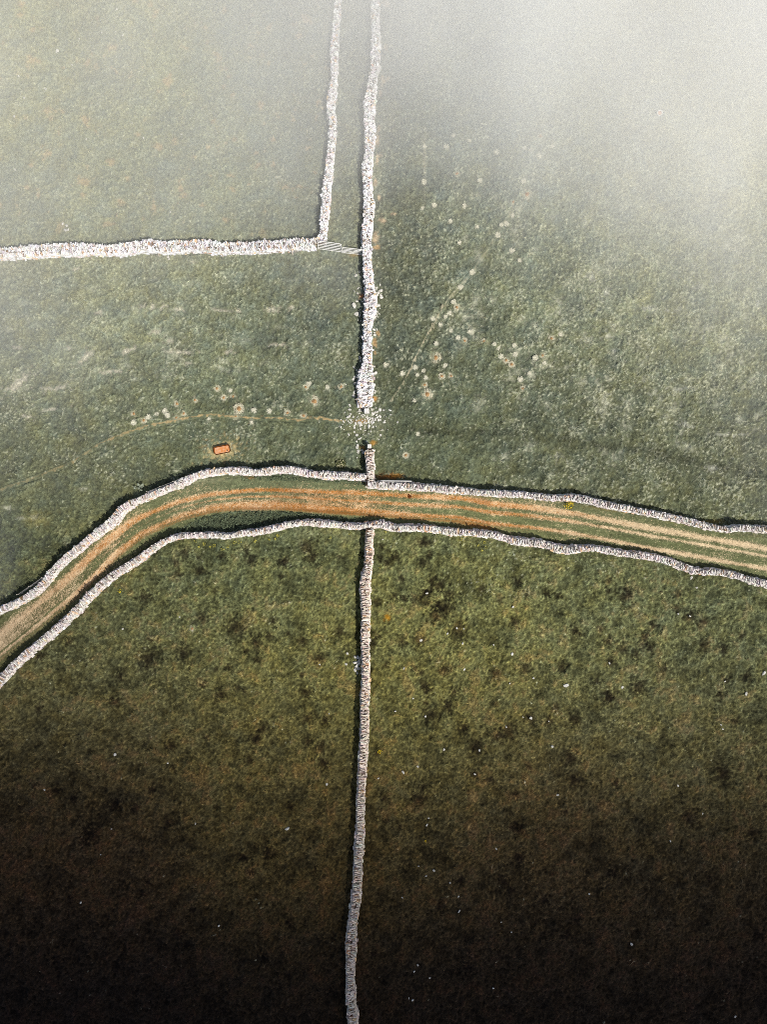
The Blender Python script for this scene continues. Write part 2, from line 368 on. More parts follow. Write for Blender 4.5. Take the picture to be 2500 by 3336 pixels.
for _ in range(130):                                    # pale mottles of bleached grass over the upper right field
    paint(pm.uniform(1500, 2480), pm.uniform(620, 1500), pm.uniform(5, 16), pm.uniform(5, 12), (206, 206, 180), pm.uniform(.25, .6), ang=pm.uniform(0, 3), soft=0.8, warp=1.3)
for _ in range(45):
    paint(pm.uniform(20, 1100), pm.uniform(880, 1250), pm.uniform(10, 26), pm.uniform(4, 8), (192, 194, 168), pm.uniform(.2, .45), ang=pm.uniform(-.3, .3), soft=0.8, warp=1.3)
# dark rush clumps of the lower fields
DARKSPOTS = []
for X, Y, r in [(310, 262, 28), (340, 355, 34), (300, 390, 26), (395, 440, 38), (285, 240, 15), (225, 315, 20), (262, 290, 16), (240, 485, 24), (625, 410, 18), (490, 275, 14), (1075, 305, 22), (1340, 385, 24),
                (1290, 355, 18), (875, 450, 24), (1400, 505, 24), (1130, 675, 28), (340, 605, 24), (545, 620, 24), (1020, 575, 18), (820, 595, 20), (670, 600, 24), (1010, 715, 28), (350, 755, 24), (280, 790, 28),
                (380, 695, 15), (600, 860, 28), (690, 805, 20), (765, 815, 18), (875, 810, 22), (465, 925, 26), (850, 965, 22), (1525, 815, 18), (1575, 635, 20), (1490, 650, 15), (870, 1055, 24), (525, 1055, 20),
                (460, 1030, 15), (235, 1135, 28), (1480, 1030, 28), (1160, 470, 20), (265, 85, 20), (100, 170, 15), (60, 330, 20), (60, 470, 15), (980, 440, 15), (760, 295, 14), (1240, 600, 18), (545, 745, 14),
                (640, 1260, 20), (1340, 1210, 30), (400, 1470, 20), (320, 1570, 18), (610, 1510, 15), (880, 1620, 18), (620, 1245, 15)]:
    DARKSPOTS.append((1180 + X / 1.256, 1700 + Y / 1.256, r / 1.256))
for X, Y, r in [(1020, 60, 38), (1105, 130, 22), (1305, 120, 22), (1470, 75, 20), (1380, 190, 20), (640, 200, 42), (790, 170, 32), (1330, 450, 25), (1135, 495, 22), (1320, 340, 20), (950, 350, 24), (1160, 1030, 25),
                (1050, 1050, 24), (490, 830, 24), (400, 950, 38), (500, 380, 24), (1100, 545, 18), (520, 270, 18), (170, 185, 18), (300, 120, 16)]:
    DARKSPOTS.append((X / 1.3264, 2000 + Y / 1.3264, r / 1.3264))
for X, Y, r in [(210, 580, 44), (40, 690, 30), (985, 550, 28), (715, 580, 22), (700, 660, 22)]:
    DARKSPOTS.append((900 + X / 2.0725, 1500 + Y / 2.0725, r / 2.0725))
for X, Y, r in [(1190, 700, 28), (1490, 780, 32), (640, 790, 30)]:
    DARKSPOTS.append((300 + X / 2.3686, 1500 + Y / 2.3686, r / 2.3686))
dr = np.random.default_rng(5)
for _ in range(150):                                    # smaller smudges, thickest just below the lane
    px_, py_ = dr.uniform(20, 2480), 1800 + 1500 * dr.random() ** 1.7
    if py_ > np.interp(px_, [0, 600, 1200, 1800, 2500], [2330, 1800, 1760, 1850, 1980]): DARKSPOTS.append((px_, py_, dr.uniform(7, 17)))
for px, py, r in DARKSPOTS:
    r *= 1.15
    paint(px, py, r, r * random.uniform(0.7, 1.0), None, 0.95, mul=(0.28, 0.23, 0.24), ang=random.uniform(0, 3), soft=0.9, warp=0.55)
# rusty, straw and dark verge patches
for px, py, rx, ry, c, a in [(1270, 1554, 40, 7, (150, 92, 30), .85), (1292, 1551, 16, 6, (196, 140, 60), .9), (817, 1556, 14, 9, (190, 130, 50), .8), (760, 1577, 80, 15, (158, 160, 126), .75), (690, 1577, 55, 17, (166, 166, 130), .7), (640, 1600, 30, 14, (160, 160, 120), .6), (860, 1572, 40, 12, (150, 154, 122), .6), (1384, 540, 4, 90, (196, 190, 160), .5),
                             (1900, 1662, 120, 9, (170, 140, 66), .6), (2180, 1705, 150, 8, (160, 146, 84), .5), (120, 1690, 40, 22, (140, 132, 80), .5), (2330, 1700, 30, 6, (150, 130, 60), .6), (1263, 2012, 8, 8, (190, 140, 40), .9),
                             (1180, 1372, 22, 6, (190, 120, 52), .9), (1218, 1300, 9, 8, (196, 140, 60), .9), (1217, 1443, 8, 8, (190, 140, 60), .8), (1182, 1458, 8, 6, (190, 140, 60), .8), (1180, 965, 8, 6, (200, 120, 60), .9),
                             (1160, 832, 18, 5, (190, 160, 100), .7)]:
    paint(px, py, rx, ry, c, a, soft=0.7)
c1 = lambda X, Y: (400 + X / 1.951, 1200 + Y / 1.951)
c2 = lambda X, Y: (1200 + X / 2.3686, 850 + Y / 2.3686)
c3 = lambda X, Y: (1200 + X / 2.3686, 300 + Y / 2.3686)
CL = [([(68, 287, 0), (133, 330, 0), (345, 225, 0), (455, 200, 0), (600, 128, 0), (640, 185, 0), (700, 175, 0), (740, 258, 1), (387, 287, 0), (340, 312, 0), (1048, 283, 0), (1163, 120, 0), (1388, 117, 0), (1218, 210, 1), (1150, 300, 0), (718, 305, 0)],
       [(165, 310), (215, 292), (268, 272), (287, 300), (835, 268), (932, 272), (1303, 120), (548, 325), (70, 345), (683, 140), (1185, 100), (820, 345)], c1, "above the track left of the gap", "left of the gap"),
      ([(683, 362, 0), (745, 617, 0), (893, 620, 0), (522, 745, 1), (640, 887, 0), (568, 890, 0), (437, 955, 0), (457, 1030, 1), (290, 1500, 0)],
       [(805, 88), (717, 205), (627, 405), (597, 432), (500, 445), (558, 492), (640, 540), (693, 597), (525, 640), (363, 822), (430, 847), (445, 903), (380, 880), (265, 870), (358, 1077), (138, 803), (598, 810), (385, 1335), (658, 320), (790, 550)], c2, "beside the slanting track right of the central wall", "by the slanting track"),
      ([(1065, 768, 0), (1107, 800, 0), (1347, 730, 0), (1418, 597, 0), (1193, 985, 0)],
       [(1127, 655), (1137, 722), (1025, 740), (1245, 868), (1290, 750), (1175, 915), (1487, 565), (1010, 670), (975, 645), (1360, 790)], c2, "in the middle of the upper right field", "in the middle of the right field"),
      ([(685, 628, 0), (1225, 790, 1), (1120, 848, 0), (1330, 342, 0)],
       [(1003, 1105), (1067, 1017), (1030, 1025), (842, 1042), (637, 995), (707, 1165), (1113, 1223), (1172, 1298), (748, 877), (510, 875), (420, 898), (1118, 952), (1320, 497), (1257, 453), (1207, 432), (1420, 420), (990, 463), (1200, 692),
        (433, 690), (437, 425), (783, 370), (605, 425), (660, 340), (805, 1390), (862, 688)], c3, "in the misty part of the upper right field", "in the mist"),
      ([(830, 63, 0)], [], lambda X, Y: (X / 1.3264, 2000 + Y / 1.3264), "alone in the lower left field", "lower left")]
for ms_, ts_, fn_, _, _ in CL:                     # bleached turf round each mound and tuft
    for X, Y, b_ in ms_: paint(*fn_(X, Y), 15 if b_ else 9, 14 if b_ else 8, (200, 196, 164), 0.6, soft=0.75, warp=0.8)
    for X, Y in ts_: paint(*fn_(X, Y), 6, 6, (200, 200, 172), 0.6, ang=random.uniform(0, 3), soft=0.8, warp=0.9)
# trodden dark line crossing the upper right field, pale hem round the trough
dk = resample([P(*p) for p in [(1250, 1385), (1400, 1408), (1550, 1413), (1700, 1410), (1800, 1432), (2000, 1455), (2200, 1490), (2520, 1555)]], 0.5)[1]
bd, _, _ = dist_to_line(dk)
m = (np.exp(-(bd / 0.42) ** 2) * np.clip(0.55 + 0.25 * n1, 0, 1))[..., None]
gcol = gcol * (1 - m * 0.6)
paint(724, 1467, 40, 24, (226, 206, 150), 0.85, ang=R(11), soft=0.5, warp=1.0)
paint(1192, 1375, 60, 34, (160, 160, 128), 0.5, soft=0.8)

# lane, track and wall masks
lane_line = resample([P(*p) for p in LANE_C], 0.4)[1]
ld, loff, larc = dist_to_line(lane_line)
TRACK_L = [(-250, 1680), (0, 1595), (120, 1552), (230, 1508), (325, 1445), (400, 1413), (490, 1383), (570, 1370), (640, 1355), (690, 1350), (760, 1357), (830, 1362), (910, 1361), (960, 1368), (1000, 1365), (1040, 1360), (1085, 1368), (1125, 1373)]
TRACK_R = [(1272, 1308), (1310, 1255), (1335, 1210), (1350, 1175), (1382, 1110), (1420, 1045), (1450, 990), (1500, 930), (1540, 885), (1590, 810), (1640, 730), (1668, 690)]
tl_line = resample([P(*p) for p in TRACK_L], 0.3)[1]; tr_line = resample([P(*p) for p in TRACK_R], 0.3)[1]
td = np.minimum(dist_to_line(tl_line)[0], dist_to_line(tr_line)[0])
flat = np.maximum(1 - smooth01(ld, 1.75, 2.3), 1 - smooth01(td, 0.2, 0.36))
gz = (0.035 * n1 + 0.03 * n03 + 0.018 * n015 + 0.05 * n3) * (1 - flat) - 0.035 * flat
tuft = np.clip(n03 + 0.6 * n1, 0, None)
gz += 0.012 * tuft * (1 - flat)
wall_mask = np.zeros(GX.shape, bool)
for tr, z in [(W_UPPER, .9), (W_STUB, .9), (W_LANE_NW, .9), (W_LANE_NE, .9), (W_LANE_S, .9), (W_LOWER, .9), (W_NARROW, .9), (W_WEST, .55)]:
    b, _, _ = dist_to_line(resample([P(p[0], p[1], z) for p in tr], 0.4)[1])
    wall_mask |= b < 0.22
def hz(x, y): return float(sample(gz, x, y))

# ------------------------------------------------------------------ ground: one sheet, dense in the middle, out to the horizon
ext = np.array([1.0, 3, 8, 20, 45, 100, 220, 420, 700])
ax_ = np.r_[X0 - ext[::-1], gx, X1 + ext]; ay_ = np.r_[Y0 - ext[::-1], gy, Y1 + ext]
AX, AY = np.meshgrid(ax_, ay_)
edge = np.maximum(np.abs(AX) / X1, np.abs(AY) / Y1)
AZ = np.where(edge > 1, 0.0, sample(gz, AX, AY))
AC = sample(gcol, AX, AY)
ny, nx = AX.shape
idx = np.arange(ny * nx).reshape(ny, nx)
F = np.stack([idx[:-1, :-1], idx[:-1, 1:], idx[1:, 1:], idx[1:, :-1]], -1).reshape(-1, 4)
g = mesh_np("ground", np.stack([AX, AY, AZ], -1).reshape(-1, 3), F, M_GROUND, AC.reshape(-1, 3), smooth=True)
put(g, kind="structure")

# ------------------------------------------------------------------ lane and tracks: strips lying in the flattened beds
def strip(name, line, half, step_t, colfn, zfn, mat):
    line = np.asarray(line); t = np.gradient(line, axis=0); t /= np.linalg.norm(t, axis=1)[:, None]
    nrm = np.stack([-t[:, 1], t[:, 0]], 1)
    k = int(2 * half / step_t) + 1
    off = np.linspace(half, -half, k)
    XY = line[:, None, :] + nrm[:, None, :] * off[None, :, None]
    s = np.r_[0, np.cumsum(np.linalg.norm(np.diff(line, axis=0), axis=1))]
    colr = colfn(XY, np.broadcast_to(s[:, None], XY.shape[:2]), np.broadcast_to(off[None], XY.shape[:2]))
    Z = zfn(XY, off)
    V = np.concatenate([XY, Z[..., None]], -1).reshape(-1, 3)
    n, mm = XY.shape[:2]; I = np.arange(n * mm).reshape(n, mm)
    Fq = np.stack([I[:-1, :-1], I[:-1, 1:], I[1:, 1:], I[1:, :-1]], -1).reshape(-1, 4)[:, ::-1]
    return mesh_np(name, V, Fq, mat, colr.reshape(-1, 3), smooth=True)

lane_gravel = None
def strip_noise(shape, ss, st):
    """noise in the strip's own length and width, smoothed over ss, st samples"""
    n, k = shape
    w = rng.standard_normal((n, k))
    f1 = np.fft.fftfreq(n)[:, None]; f2 = np.fft.rfftfreq(k)[None]
    w = np.fft.irfft2(np.fft.rfft2(w) * np.exp(-2 * (math.pi ** 2) * ((f1 * ss) ** 2 + (f2 * st) ** 2)), s=(n, k))
    return w / w.std()
def lane_fields(XY, off):
    px = XY[..., 0] / S + 1250
    half = np.interp(px, [0, 300, 700, 1000, 1400, 2500], [.62, .62, .52, .62, .76, .78])
    o = off + 0.0
    wS = np.interp(px, [0, 250, 500, 900, 1250, 1500, 2500], [.16, .22, .34, .38, .30, .20, .19])
    wN = np.interp(px, [0, 250, 500, 900, 1250, 1500, 2500], [.55, .42, .26, .20, .28, .26, .26])
    gN = np.exp(-((o - half) / wN) ** 2 * 1.2); gS = np.exp(-((o + half) / wS) ** 2 * 1.2)
    cm = np.interp(px, [0, 250, 400, 700, 1300, 1500, 2500], [0.1, .3, .42, .66, .95, .9, .75])
    cc = np.interp(px, [0, 600, 1300, 2000, 2500], [0.0, .06, .06, .17, .2])
    gM = cm * np.exp(-((o - cc) / np.interp(px, [0, 900, 1300, 2500], [.12, .12, .2, .12])) ** 2)
    merge = smooth01(px, 930, 1060) * (1 - smooth01(px, 1150, 1500)) * 0.52 + 0.75 * (1 - smooth01(px, 130, 330)) * (o > -0.35)
    body = 1 - smooth01(np.abs(o), half + 0.10, half + 0.42)
    gr = np.clip(np.maximum.reduce([gN, gS, gM, merge * body]), 0, 1)
    return px, half, o, gr, body
def lane_col(XY, s, off):
    sh = XY.shape[:2]
    N1 = strip_noise(sh, 40, 2.5); N2 = strip_noise(sh, 10, 1.6); N3 = strip_noise(sh, 2.5, 1.0); N4 = strip_noise(sh, 70, 7); w1 = rng.standard_normal(sh); w2 = rng.standard_normal(sh)
    px, half, o, gr, body = lane_fields(XY, off + 0.012 * N1)
    x, y = XY[..., 0], XY[..., 1]
    q3 = sample(n1, x, y)
    N5 = strip_noise(sh, 14, 7); N6 = strip_noise(sh, 45, 14)
    mask = smooth01(gr + 0.05 * N4 + 0.09 * N5 + 0.07 * N6 + 0.05 * N3 + 0.22 * w1, 0.24, 0.78)
    green = sample(base, x, y) * np.exp(0.06 * N2 + 0.1 * N3 + 0.22 * w1)[..., None] * np.array([1.15, 1.15, 1.08])
    orange = alb((192, 126, 56)); rust = alb((150, 88, 26)); pale = alb((230, 202, 160)); grey = alb((190, 172, 142))
    pp = np.interp(px, [0, 300, 900, 1250, 1700, 2100, 2500], [.5, .5, .36, .26, .4, .72, .88])
    k = np.clip(pp + 0.10 * N4 + 0.14 * N5 + 0.08 * N3 + 0.36 * w1, 0, 1)[..., None]
    gravel = orange * (1 - k) + pale * k
    lf = (1 - smooth01(px, 60, 420))[..., None] * 0.7
    gravel = gravel * (1 - lf) + grey * lf
    rt = smooth01(px, 1600, 2150)[..., None] * 0.6
    gravel = gravel * (1 - rt) + alb((214, 196, 160)) * rt
    # rusty hem along the south edge of the ruts, and rusty pools where the lane widens
    rs = np.exp(-((o + half + 0.30) / 0.15) ** 2) * np.interp(px, [0, 350, 600, 1000, 1500, 1900], [.6, .5, .7, 1.0, .8, .0])
    rs = np.clip(rs * (1 + 0.15 * N4) + 0.45 * smooth01(N6, 0.3, 1.4) * (px > 880) * (px < 1600), 0, 1)[..., None]
    gravel = gravel * (1 - 0.8 * rs) + rust * 0.8 * rs
    mask = np.maximum(mask, 0.75 * rs[..., 0] * smooth01(rs[..., 0] + 0.2 * w2, 0.3, 0.7))
    gravel = gravel * np.exp(0.16 * w2 + 0.06 * N3)[..., None]
    c = green * (1 - mask[..., None]) + gravel * mask[..., None]
    e = smooth01(np.abs(off), 1.35, 1.7)[..., None]
    return c * (1 - e) + sample(gcol, x, y) * e
def lane_z(XY, off):
    px, half, o, gr, body = lane_fields(XY, np.broadcast_to(off[None], XY.shape[:2]))
    z = 0.012 + 0.016 * (1 - gr) * np.clip(1 + 0.8 * sample(n03, XY[..., 0], XY[..., 1]), 0, 3) + 0.01 * np.abs(sample(n015, XY[..., 0], XY[..., 1]))
    e = smooth01(np.abs(np.broadcast_to(off[None], z.shape)), 1.5, 1.72)
    return z * (1 - e) - 0.05 * e
ll = resample([P(*p) for p in LANE_C], 0.05)[1]
put(strip("lane", ll, 1.75, 0.05, lane_col, lane_z, M_LANE), kind="structure")

def track_col(kind):
    def f(XY, s, off):
        x, y = XY[..., 0], XY[..., 1]
        px = x / S + 1250
        q1 = sample(n03, x, y); q3 = sample(n1, x, y); w1 = rng.standard_normal(px.shape)
        if kind == 'L':
            st = np.interp(px, [-200, 150, 300, 420, 520, 1130], [.2, .3, .4, .6, .75, .8])
            cs = alb((206, 176, 124))
        else:
            st = np.interp(px, [1272, 1330, 1400, 1450, 1540, 1670], [.35, .7, .75, .45, .25, .2]); cs = alb((226, 212, 176))
        beads = 0.65 + 0.35 * np.sin(s * 5.2 + 1.5 * q3)
        w = ((0.085 if kind == 'L' else 0.065) + 0.03 * q3 + 0.02 * q1) * beads
        m = (1 - smooth01(np.abs(off + 0.03 * q1), w * 0.4, w * 1.5)) * st * np.clip(0.85 + 0.3 * q1 + 0.2 * w1, 0, 1)
        m = m[..., None]
        return sample(gcol, x, y) * (1 - m) + cs * np.exp(0.15 * w1)[..., None] * m
    return f
def track_z(XY, off):
    e = smooth01(np.abs(np.broadcast_to(off[None], XY.shape[:2])), 0.14, 0.22)
    return 0.008 * (1 - e) - 0.05 * e + 0.006 * np.abs(sample(n015, XY[..., 0], XY[..., 1])) * (1 - e)
for tr, kd in ((TRACK_L, 'L'), (TRACK_R, 'R')):
    put(strip("path", resample([P(*p) for p in tr], 0.06)[1], 0.22, 0.04, track_col(kd), track_z, M_LANE), kind="structure")

# ------------------------------------------------------------------ grass blades standing in the turf
def blade_mesh(name, x, y, z, length, width, ang, lean, col, mat, parent=None):
    """triangular blades: leaning, lit from above"""
    n = len(x)
    dx, dy = np.cos(ang), np.sin(ang)
    tip = np.stack([x + dx * length * np.cos(lean), y + dy * length * np.cos(lean), z + length * np.sin(lean)], 1)
    a = np.stack([x - dy * width, y + dx * width, z], 1); b = np.stack([x + dy * width, y - dx * width, z], 1)
    V = np.stack([a, b, tip], 1).reshape(-1, 3)
    Fc = np.arange(3 * n).reshape(n, 3)
    return mesh_np(name, V, Fc, mat, np.repeat(col, 3, axis=0), parent)
NB = 620000
bx_ = rng.uniform(-32.5, 32.5, NB); by_ = rng.uniform(-42.5, 42.5, NB)
ii = ((bx_ - X0) / RES).round().astype(int); jj = ((by_ - Y0) / RES).round().astype(int)
keep = ~wall_mask[jj, ii]
XYb = np.stack([bx_, by_], 1)
onlane = ld[jj, ii] < 1.7
_, _, _, grb, _ = lane_fields(XYb, loff[jj, ii])
keep &= ~(onlane & (grb > 0.30))
keep &= ~((td[jj, ii] < 0.12) & (rng.random(NB) < 0.8))
bx_, by_, jj, ii, onlane = bx_[keep], by_[keep], jj[keep], ii[keep], onlane[keep]
n = len(bx_)
bl = rng.uniform(0.12, 0.36, n) * (1 + 0.25 * np.clip(n1[jj, ii], -1, 2)); bl[onlane] *= 0.5
verge = (ld[jj, ii] > 1.1) & (ld[jj, ii] < 2.4); bl[verge] *= 1.5
ba = rng.uniform(0, 2 * np.pi, n) * 0.6 + 1.3 * n3[jj, ii]
bc = gcol[jj, ii] * np.exp(0.36 * rng.standard_normal(n) + 0.06)[:, None] * np.exp(rng.standard_normal(n)[:, None] * np.array([0.05, 0.0, -0.10]))
bz = sample(gz, bx_, by_) + np.where(onlane, 0.04, -0.005)
gr_o = blade_mesh("grass", bx_, by_, bz, bl, rng.uniform(0.005, 0.011, n), ba, rng.uniform(0.08, 0.6, n), bc, M_BLADE)
put(gr_o, label="short rough pasture grass covering all the walled fields", cat="grass", kind="stuff")

# ------------------------------------------------------------------ dry stone walls
BOX = np.array([[-1, -1, -1], [1, -1, -1], [1, 1, -1], [-1, 1, -1], [-1, -1, 1], [1, -1, 1], [1, 1, 1], [-1, 1, 1]], float)
BOXF = np.array([[0, 3, 2, 1], [4, 5, 6, 7], [0, 1, 5, 4], [1, 2, 6, 5], [2, 3, 7, 6], [3, 0, 4, 7]])
def boxes(c, half, u, vv, w, jit=0.16):
    """irregular blocks: centres c, half sizes, frames u,v,w (n,3)"""
    n = len(c)
    B = BOX[None] * (1 + jit * rng.standard_normal((n, 8, 3)).clip(-1.6, 1.6))
    B[:, 4:, :2] *= rng.uniform(0.7, 1.0, (n, 1, 1))
    B = B * half[:, None, :]
    V = c[:, None, :] + B[..., 0:1] * u[:, None] + B[..., 1:2] * vv[:, None] + B[..., 2:3] * w[:, None]
    Fc = BOXF[None] + 8 * np.arange(n)[:, None, None]
    return V.reshape(-1, 3), Fc.reshape(-1, 4)
def frames(t, rz, rx, ry):
    """tangent frames turned by rz about z, then tipped"""
    c, s = np.cos(rz), np.sin(rz)
    u = np.stack([t[:, 0] * c - t[:, 1] * s, t[:, 0] * s + t[:, 1] * c, np.zeros(len(t))], 1)
    w = np.tile([0, 0, 1.0], (len(t), 1)); vv = np.cross(w, u)
    u2 = u * np.cos(ry)[:, None] + w * np.sin(ry)[:, None]; w2 = -u * np.sin(ry)[:, None] + w * np.cos(ry)[:, None]
    v3 = vv * np.cos(rx)[:, None] + w2 * np.sin(rx)[:, None]; w3 = -vv * np.sin(rx)[:, None] + w2 * np.cos(rx)[:, None]
    return u2, v3, w3
def stone_cols(n, tint, dark=0.12):
    k = np.exp(0.13 * rng.standard_normal(n)).clip(0.6, 1.4)
    c = np.asarray(tint)[None] * k[:, None] * np.exp(0.035 * rng.standard_normal((n, 3)))
    d = rng.random(n) < dark
    c[d] *= rng.uniform(0.35, 0.75, d.sum())[:, None] * np.array([1.0, 0.9, 0.82])
    r = rng.random(n) < 0.05
    c[r] *= np.array([0.95, 0.72, 0.5])
    return c.clip(0.02, 0.8)

def build_wall(label, trace, z, height, tint, hfun=None, chaos=0.15, cope_len=(0.055, 0.11), taper=0.80):
    pts = np.array([P(p[0], p[1], z) + (p[2] * S,) for p in trace])
    s, L = resample(pts, 0.10)
    n = len(s)
    t = np.gradient(L[:, :2], axis=0); t /= np.linalg.norm(t, axis=1)[:, None]
    nr = np.stack([-t[:, 1], t[:, 0]], 1)
    H = np.full(n, height) * (1 + 0.08 * np.interp(s, np.arange(0, s[-1] + 2, 1.3), rng.standard_normal(len(np.arange(0, s[-1] + 2, 1.3))))[:n])
    if hfun is not None: H = H * hfun(s / s[-1])
    kx = np.arange(0, s[-1] + 2, 0.7)
    W = L[:, 2] * (1 + 0.04 * rng.standard_normal(n) + 0.09 * np.interp(s, kx, rng.standard_normal(len(kx))))
    bw = W * 0.5; tw = W * 0.5 * taper
    mid = L[n // 2]; org = np.array([mid[0], mid[1], 0.0])
    root = empty("dry_stone_wall", org)
    put(root, label, "stone wall", "dry stone walls dividing the fields", kind="thing")
    # earth and rubble core
    prof = []
    for sgn, f, hh in ((1, 0.82, -0.05), (1, 0.80, None), (-1, 0.80, None), (-1, 0.82, -0.05)):
        ww = (bw if hh is not None else tw) * f
        zz = np.full(n, hh) if hh is not None else H * 0.82
        prof.append(np.concatenate([L[:, :2] + nr * (sgn * ww)[:, None], zz[:, None]], 1))
    V = np.stack(prof, 1).reshape(-1, 3) - org
    I = np.arange(4 * n).reshape(n, 4)
    Fc = [np.stack([I[:-1, k], I[:-1, (k + 1) % 4], I[1:, (k + 1) % 4], I[1:, k]], 1) for k in range(4)]
    Fc.append(I[0][None, ::-1]); Fc.append(I[-1][None])
    mesh_np("rubble_core", V, np.concatenate(Fc), M_CORE, parent=root)
    # face stones in courses on both sides
    vs, fs, cs = [], [], []; nv = 0
    hm = H.max()
    for side in (1, -1):
        zc = 0.0; k = 0
        while zc < hm * 0.80:
            ch = random.uniform(0.12, 0.19)
            sp = np.cumsum(rng.uniform(0.12, 0.30, int(s[-1] / 0.12) + 4)) - rng.uniform(0, 0.3)
            ln = np.diff(sp); ce = (sp[:-1] + sp[1:]) / 2
            ok = (ce > 0.05) & (ce < s[-1] - 0.05); ce, ln = ce[ok], ln[ok]
            hh = np.interp(ce, s, H)
            ok = (zc + ch * 0.5) < hh * 0.82; ce, ln, hh = ce[ok], ln[ok], hh[ok]
            if len(ce):
                zz = zc + ch / 2
                fr = zz / (hh * 0.9)
                o = (np.interp(ce, s, bw) * (1 - fr) + np.interp(ce, s, tw) * fr) - 0.075 + rng.normal(0, 0.03 + 0.04 * chaos, len(ce))
                tt = np.stack([np.interp(ce, s, t[:, 0]), np.interp(ce, s, t[:, 1])], 1)
                nn = np.stack([-tt[:, 1], tt[:, 0]], 1)
                c = np.stack([np.interp(ce, s, L[:, 0]), np.interp(ce, s, L[:, 1])], 1) + nn * (side * o)[:, None]
                c = np.concatenate([c, np.full((len(ce), 1), zz)], 1) - org
                half = np.stack([ln * 0.49, np.full(len(ce), 0.095), np.full(len(ce), ch * 0.50)], 1)
                u, vv, w = frames(tt, rng.normal(0, 0.06, len(ce)), rng.normal(0, 0.06, len(ce)), rng.normal(0, 0.05, len(ce)))
                v_, f_ = boxes(c, half, u, vv, w, 0.10)
                vs.append(v_); fs.append(f_ + nv); nv += len(v_); cs.append(np.repeat(stone_cols(len(ce), np.asarray(tint) * 1.08, 0.05), 8, 0))
            zc += ch; k += 1
    mesh_np("face_stones", np.concatenate(vs), np.concatenate(fs), M_STONE, np.concatenate(cs), root)
    # coping: stones set on edge across the wall
    vs, fs, cs = [], [], []; nv = 0
    sp = np.cumsum(rng.uniform(*cope_len, int(s[-1] / cope_len[0]) + 4))
    th = np.diff(sp); ce = (sp[:-1] + sp[1:]) / 2
    ok = ce < s[-1] - 0.03; ce, th = ce[ok], th[ok]; m_ = len(ce)
    hh = np.interp(ce, s, H); ww = np.interp(ce, s, tw)
    nrow = np.where(ww > 0.36, 3, np.where(ww > 0.27, 2, 1)) if chaos < 0.3 else np.where(ww > 0.25, 3, 2)
    nrow = np.where((nrow == 1) & (rng.random(m_) < 0.25 + chaos), 2, nrow)
    for row in range(3):
        sel = nrow > row
        if not sel.any(): continue
        c_, th_, h_, w_, nrw = ce[sel], th[sel], hh[sel], ww[sel], nrow[sel]
        k = len(c_)
        hw = w_ / nrw * 1.06
        o = (-w_ + (2 * row + 1) * w_ / nrw) + rng.normal(0, 0.035 + 0.05 * chaos, k)
        tt = np.stack([np.interp(c_, s, t[:, 0]), np.interp(c_, s, t[:, 1])], 1)
        nn = np.stack([-tt[:, 1], tt[:, 0]], 1)
        ch = rng.uniform(0.10, 0.20, k)
        pos = np.stack([np.interp(c_, s, L[:, 0]), np.interp(c_, s, L[:, 1])], 1) + nn * o[:, None] + tt * rng.normal(0, 0.01 + 0.05 * chaos, k)[:, None]
        pos = np.concatenate([pos, (h_ * 0.84 + ch * 0.6)[:, None]], 1) - org
        half = np.stack([th_ * rng.uniform(0.33, 0.49, k), hw * rng.uniform(0.72, 1.10, k), ch], 1)
        u, vv, w = frames(tt, rng.normal(0, 0.12 + 0.7 * chaos, k), rng.normal(0, 0.08 + 0.3 * chaos, k), rng.normal(0.1, 0.16 + 0.4 * chaos, k))
        v_, f_ = boxes(pos, half, u, vv, w, 0.15)
        vs.append(v_); fs.append(f_ + nv); nv += len(v_); cs.append(np.repeat(stone_cols(k, np.asarray(tint) * 0.97, 0.10), 8, 0))
    mesh_np("coping_stones", np.concatenate(vs), np.concatenate(fs), M_STONE, np.concatenate(cs), root)
    return root

LIME = (0.63, 0.585, 0.54); WHITE = (0.74, 0.72, 0.70); WARM = (0.62, 0.555, 0.495)
build_wall("broken pale stone wall running up the centre, ending in rubble above the gap", W_UPPER, .7, 0.90, WHITE,
           lambda f: np.interp(f, [0, .90, .945, .98, 1], [1, 1, .8, .6, .4]), 0.45, taper=0.95, cope_len=(0.045, 0.09))
build_wall("short stone wall stub joining the lane wall below the rubble gap", W_STUB, .85, 1.1, WARM, None, 0.22)
build_wall("stone wall along the lane's upper side, curving from the left edge to the centre", W_LANE_NW, .85, 1.18, (0.65, 0.60, 0.555), None, 0.14, taper=0.66)
build_wall("stone wall along the lane's upper side, from the centre to the right edge", W_LANE_NE, .85, 1.18, LIME, None, 0.14, taper=0.66)
build_wall("long winding stone wall along the whole lower side of the lane", W_LANE_S, .85, 1.12, (0.65, 0.60, 0.55), None, 0.16, taper=0.60)
build_wall("long straight stone wall dividing the two dark lower fields", W_LOWER, .85, 1.18, (0.68, 0.585, 0.49), None, 0.20, taper=0.72)
build_wall("narrow stone wall running up beside the central wall, left of the grass strip", W_NARROW, .7, 0.85, WHITE, None, 0.4, taper=0.92, cope_len=(0.045, 0.09))
build_wall("thick white stone wall from the left edge to the metal hurdles", W_WEST, .5, 1.12, (0.72, 0.70, 0.68), None, 0.4, taper=0.90, cope_len=(0.045, 0.09))

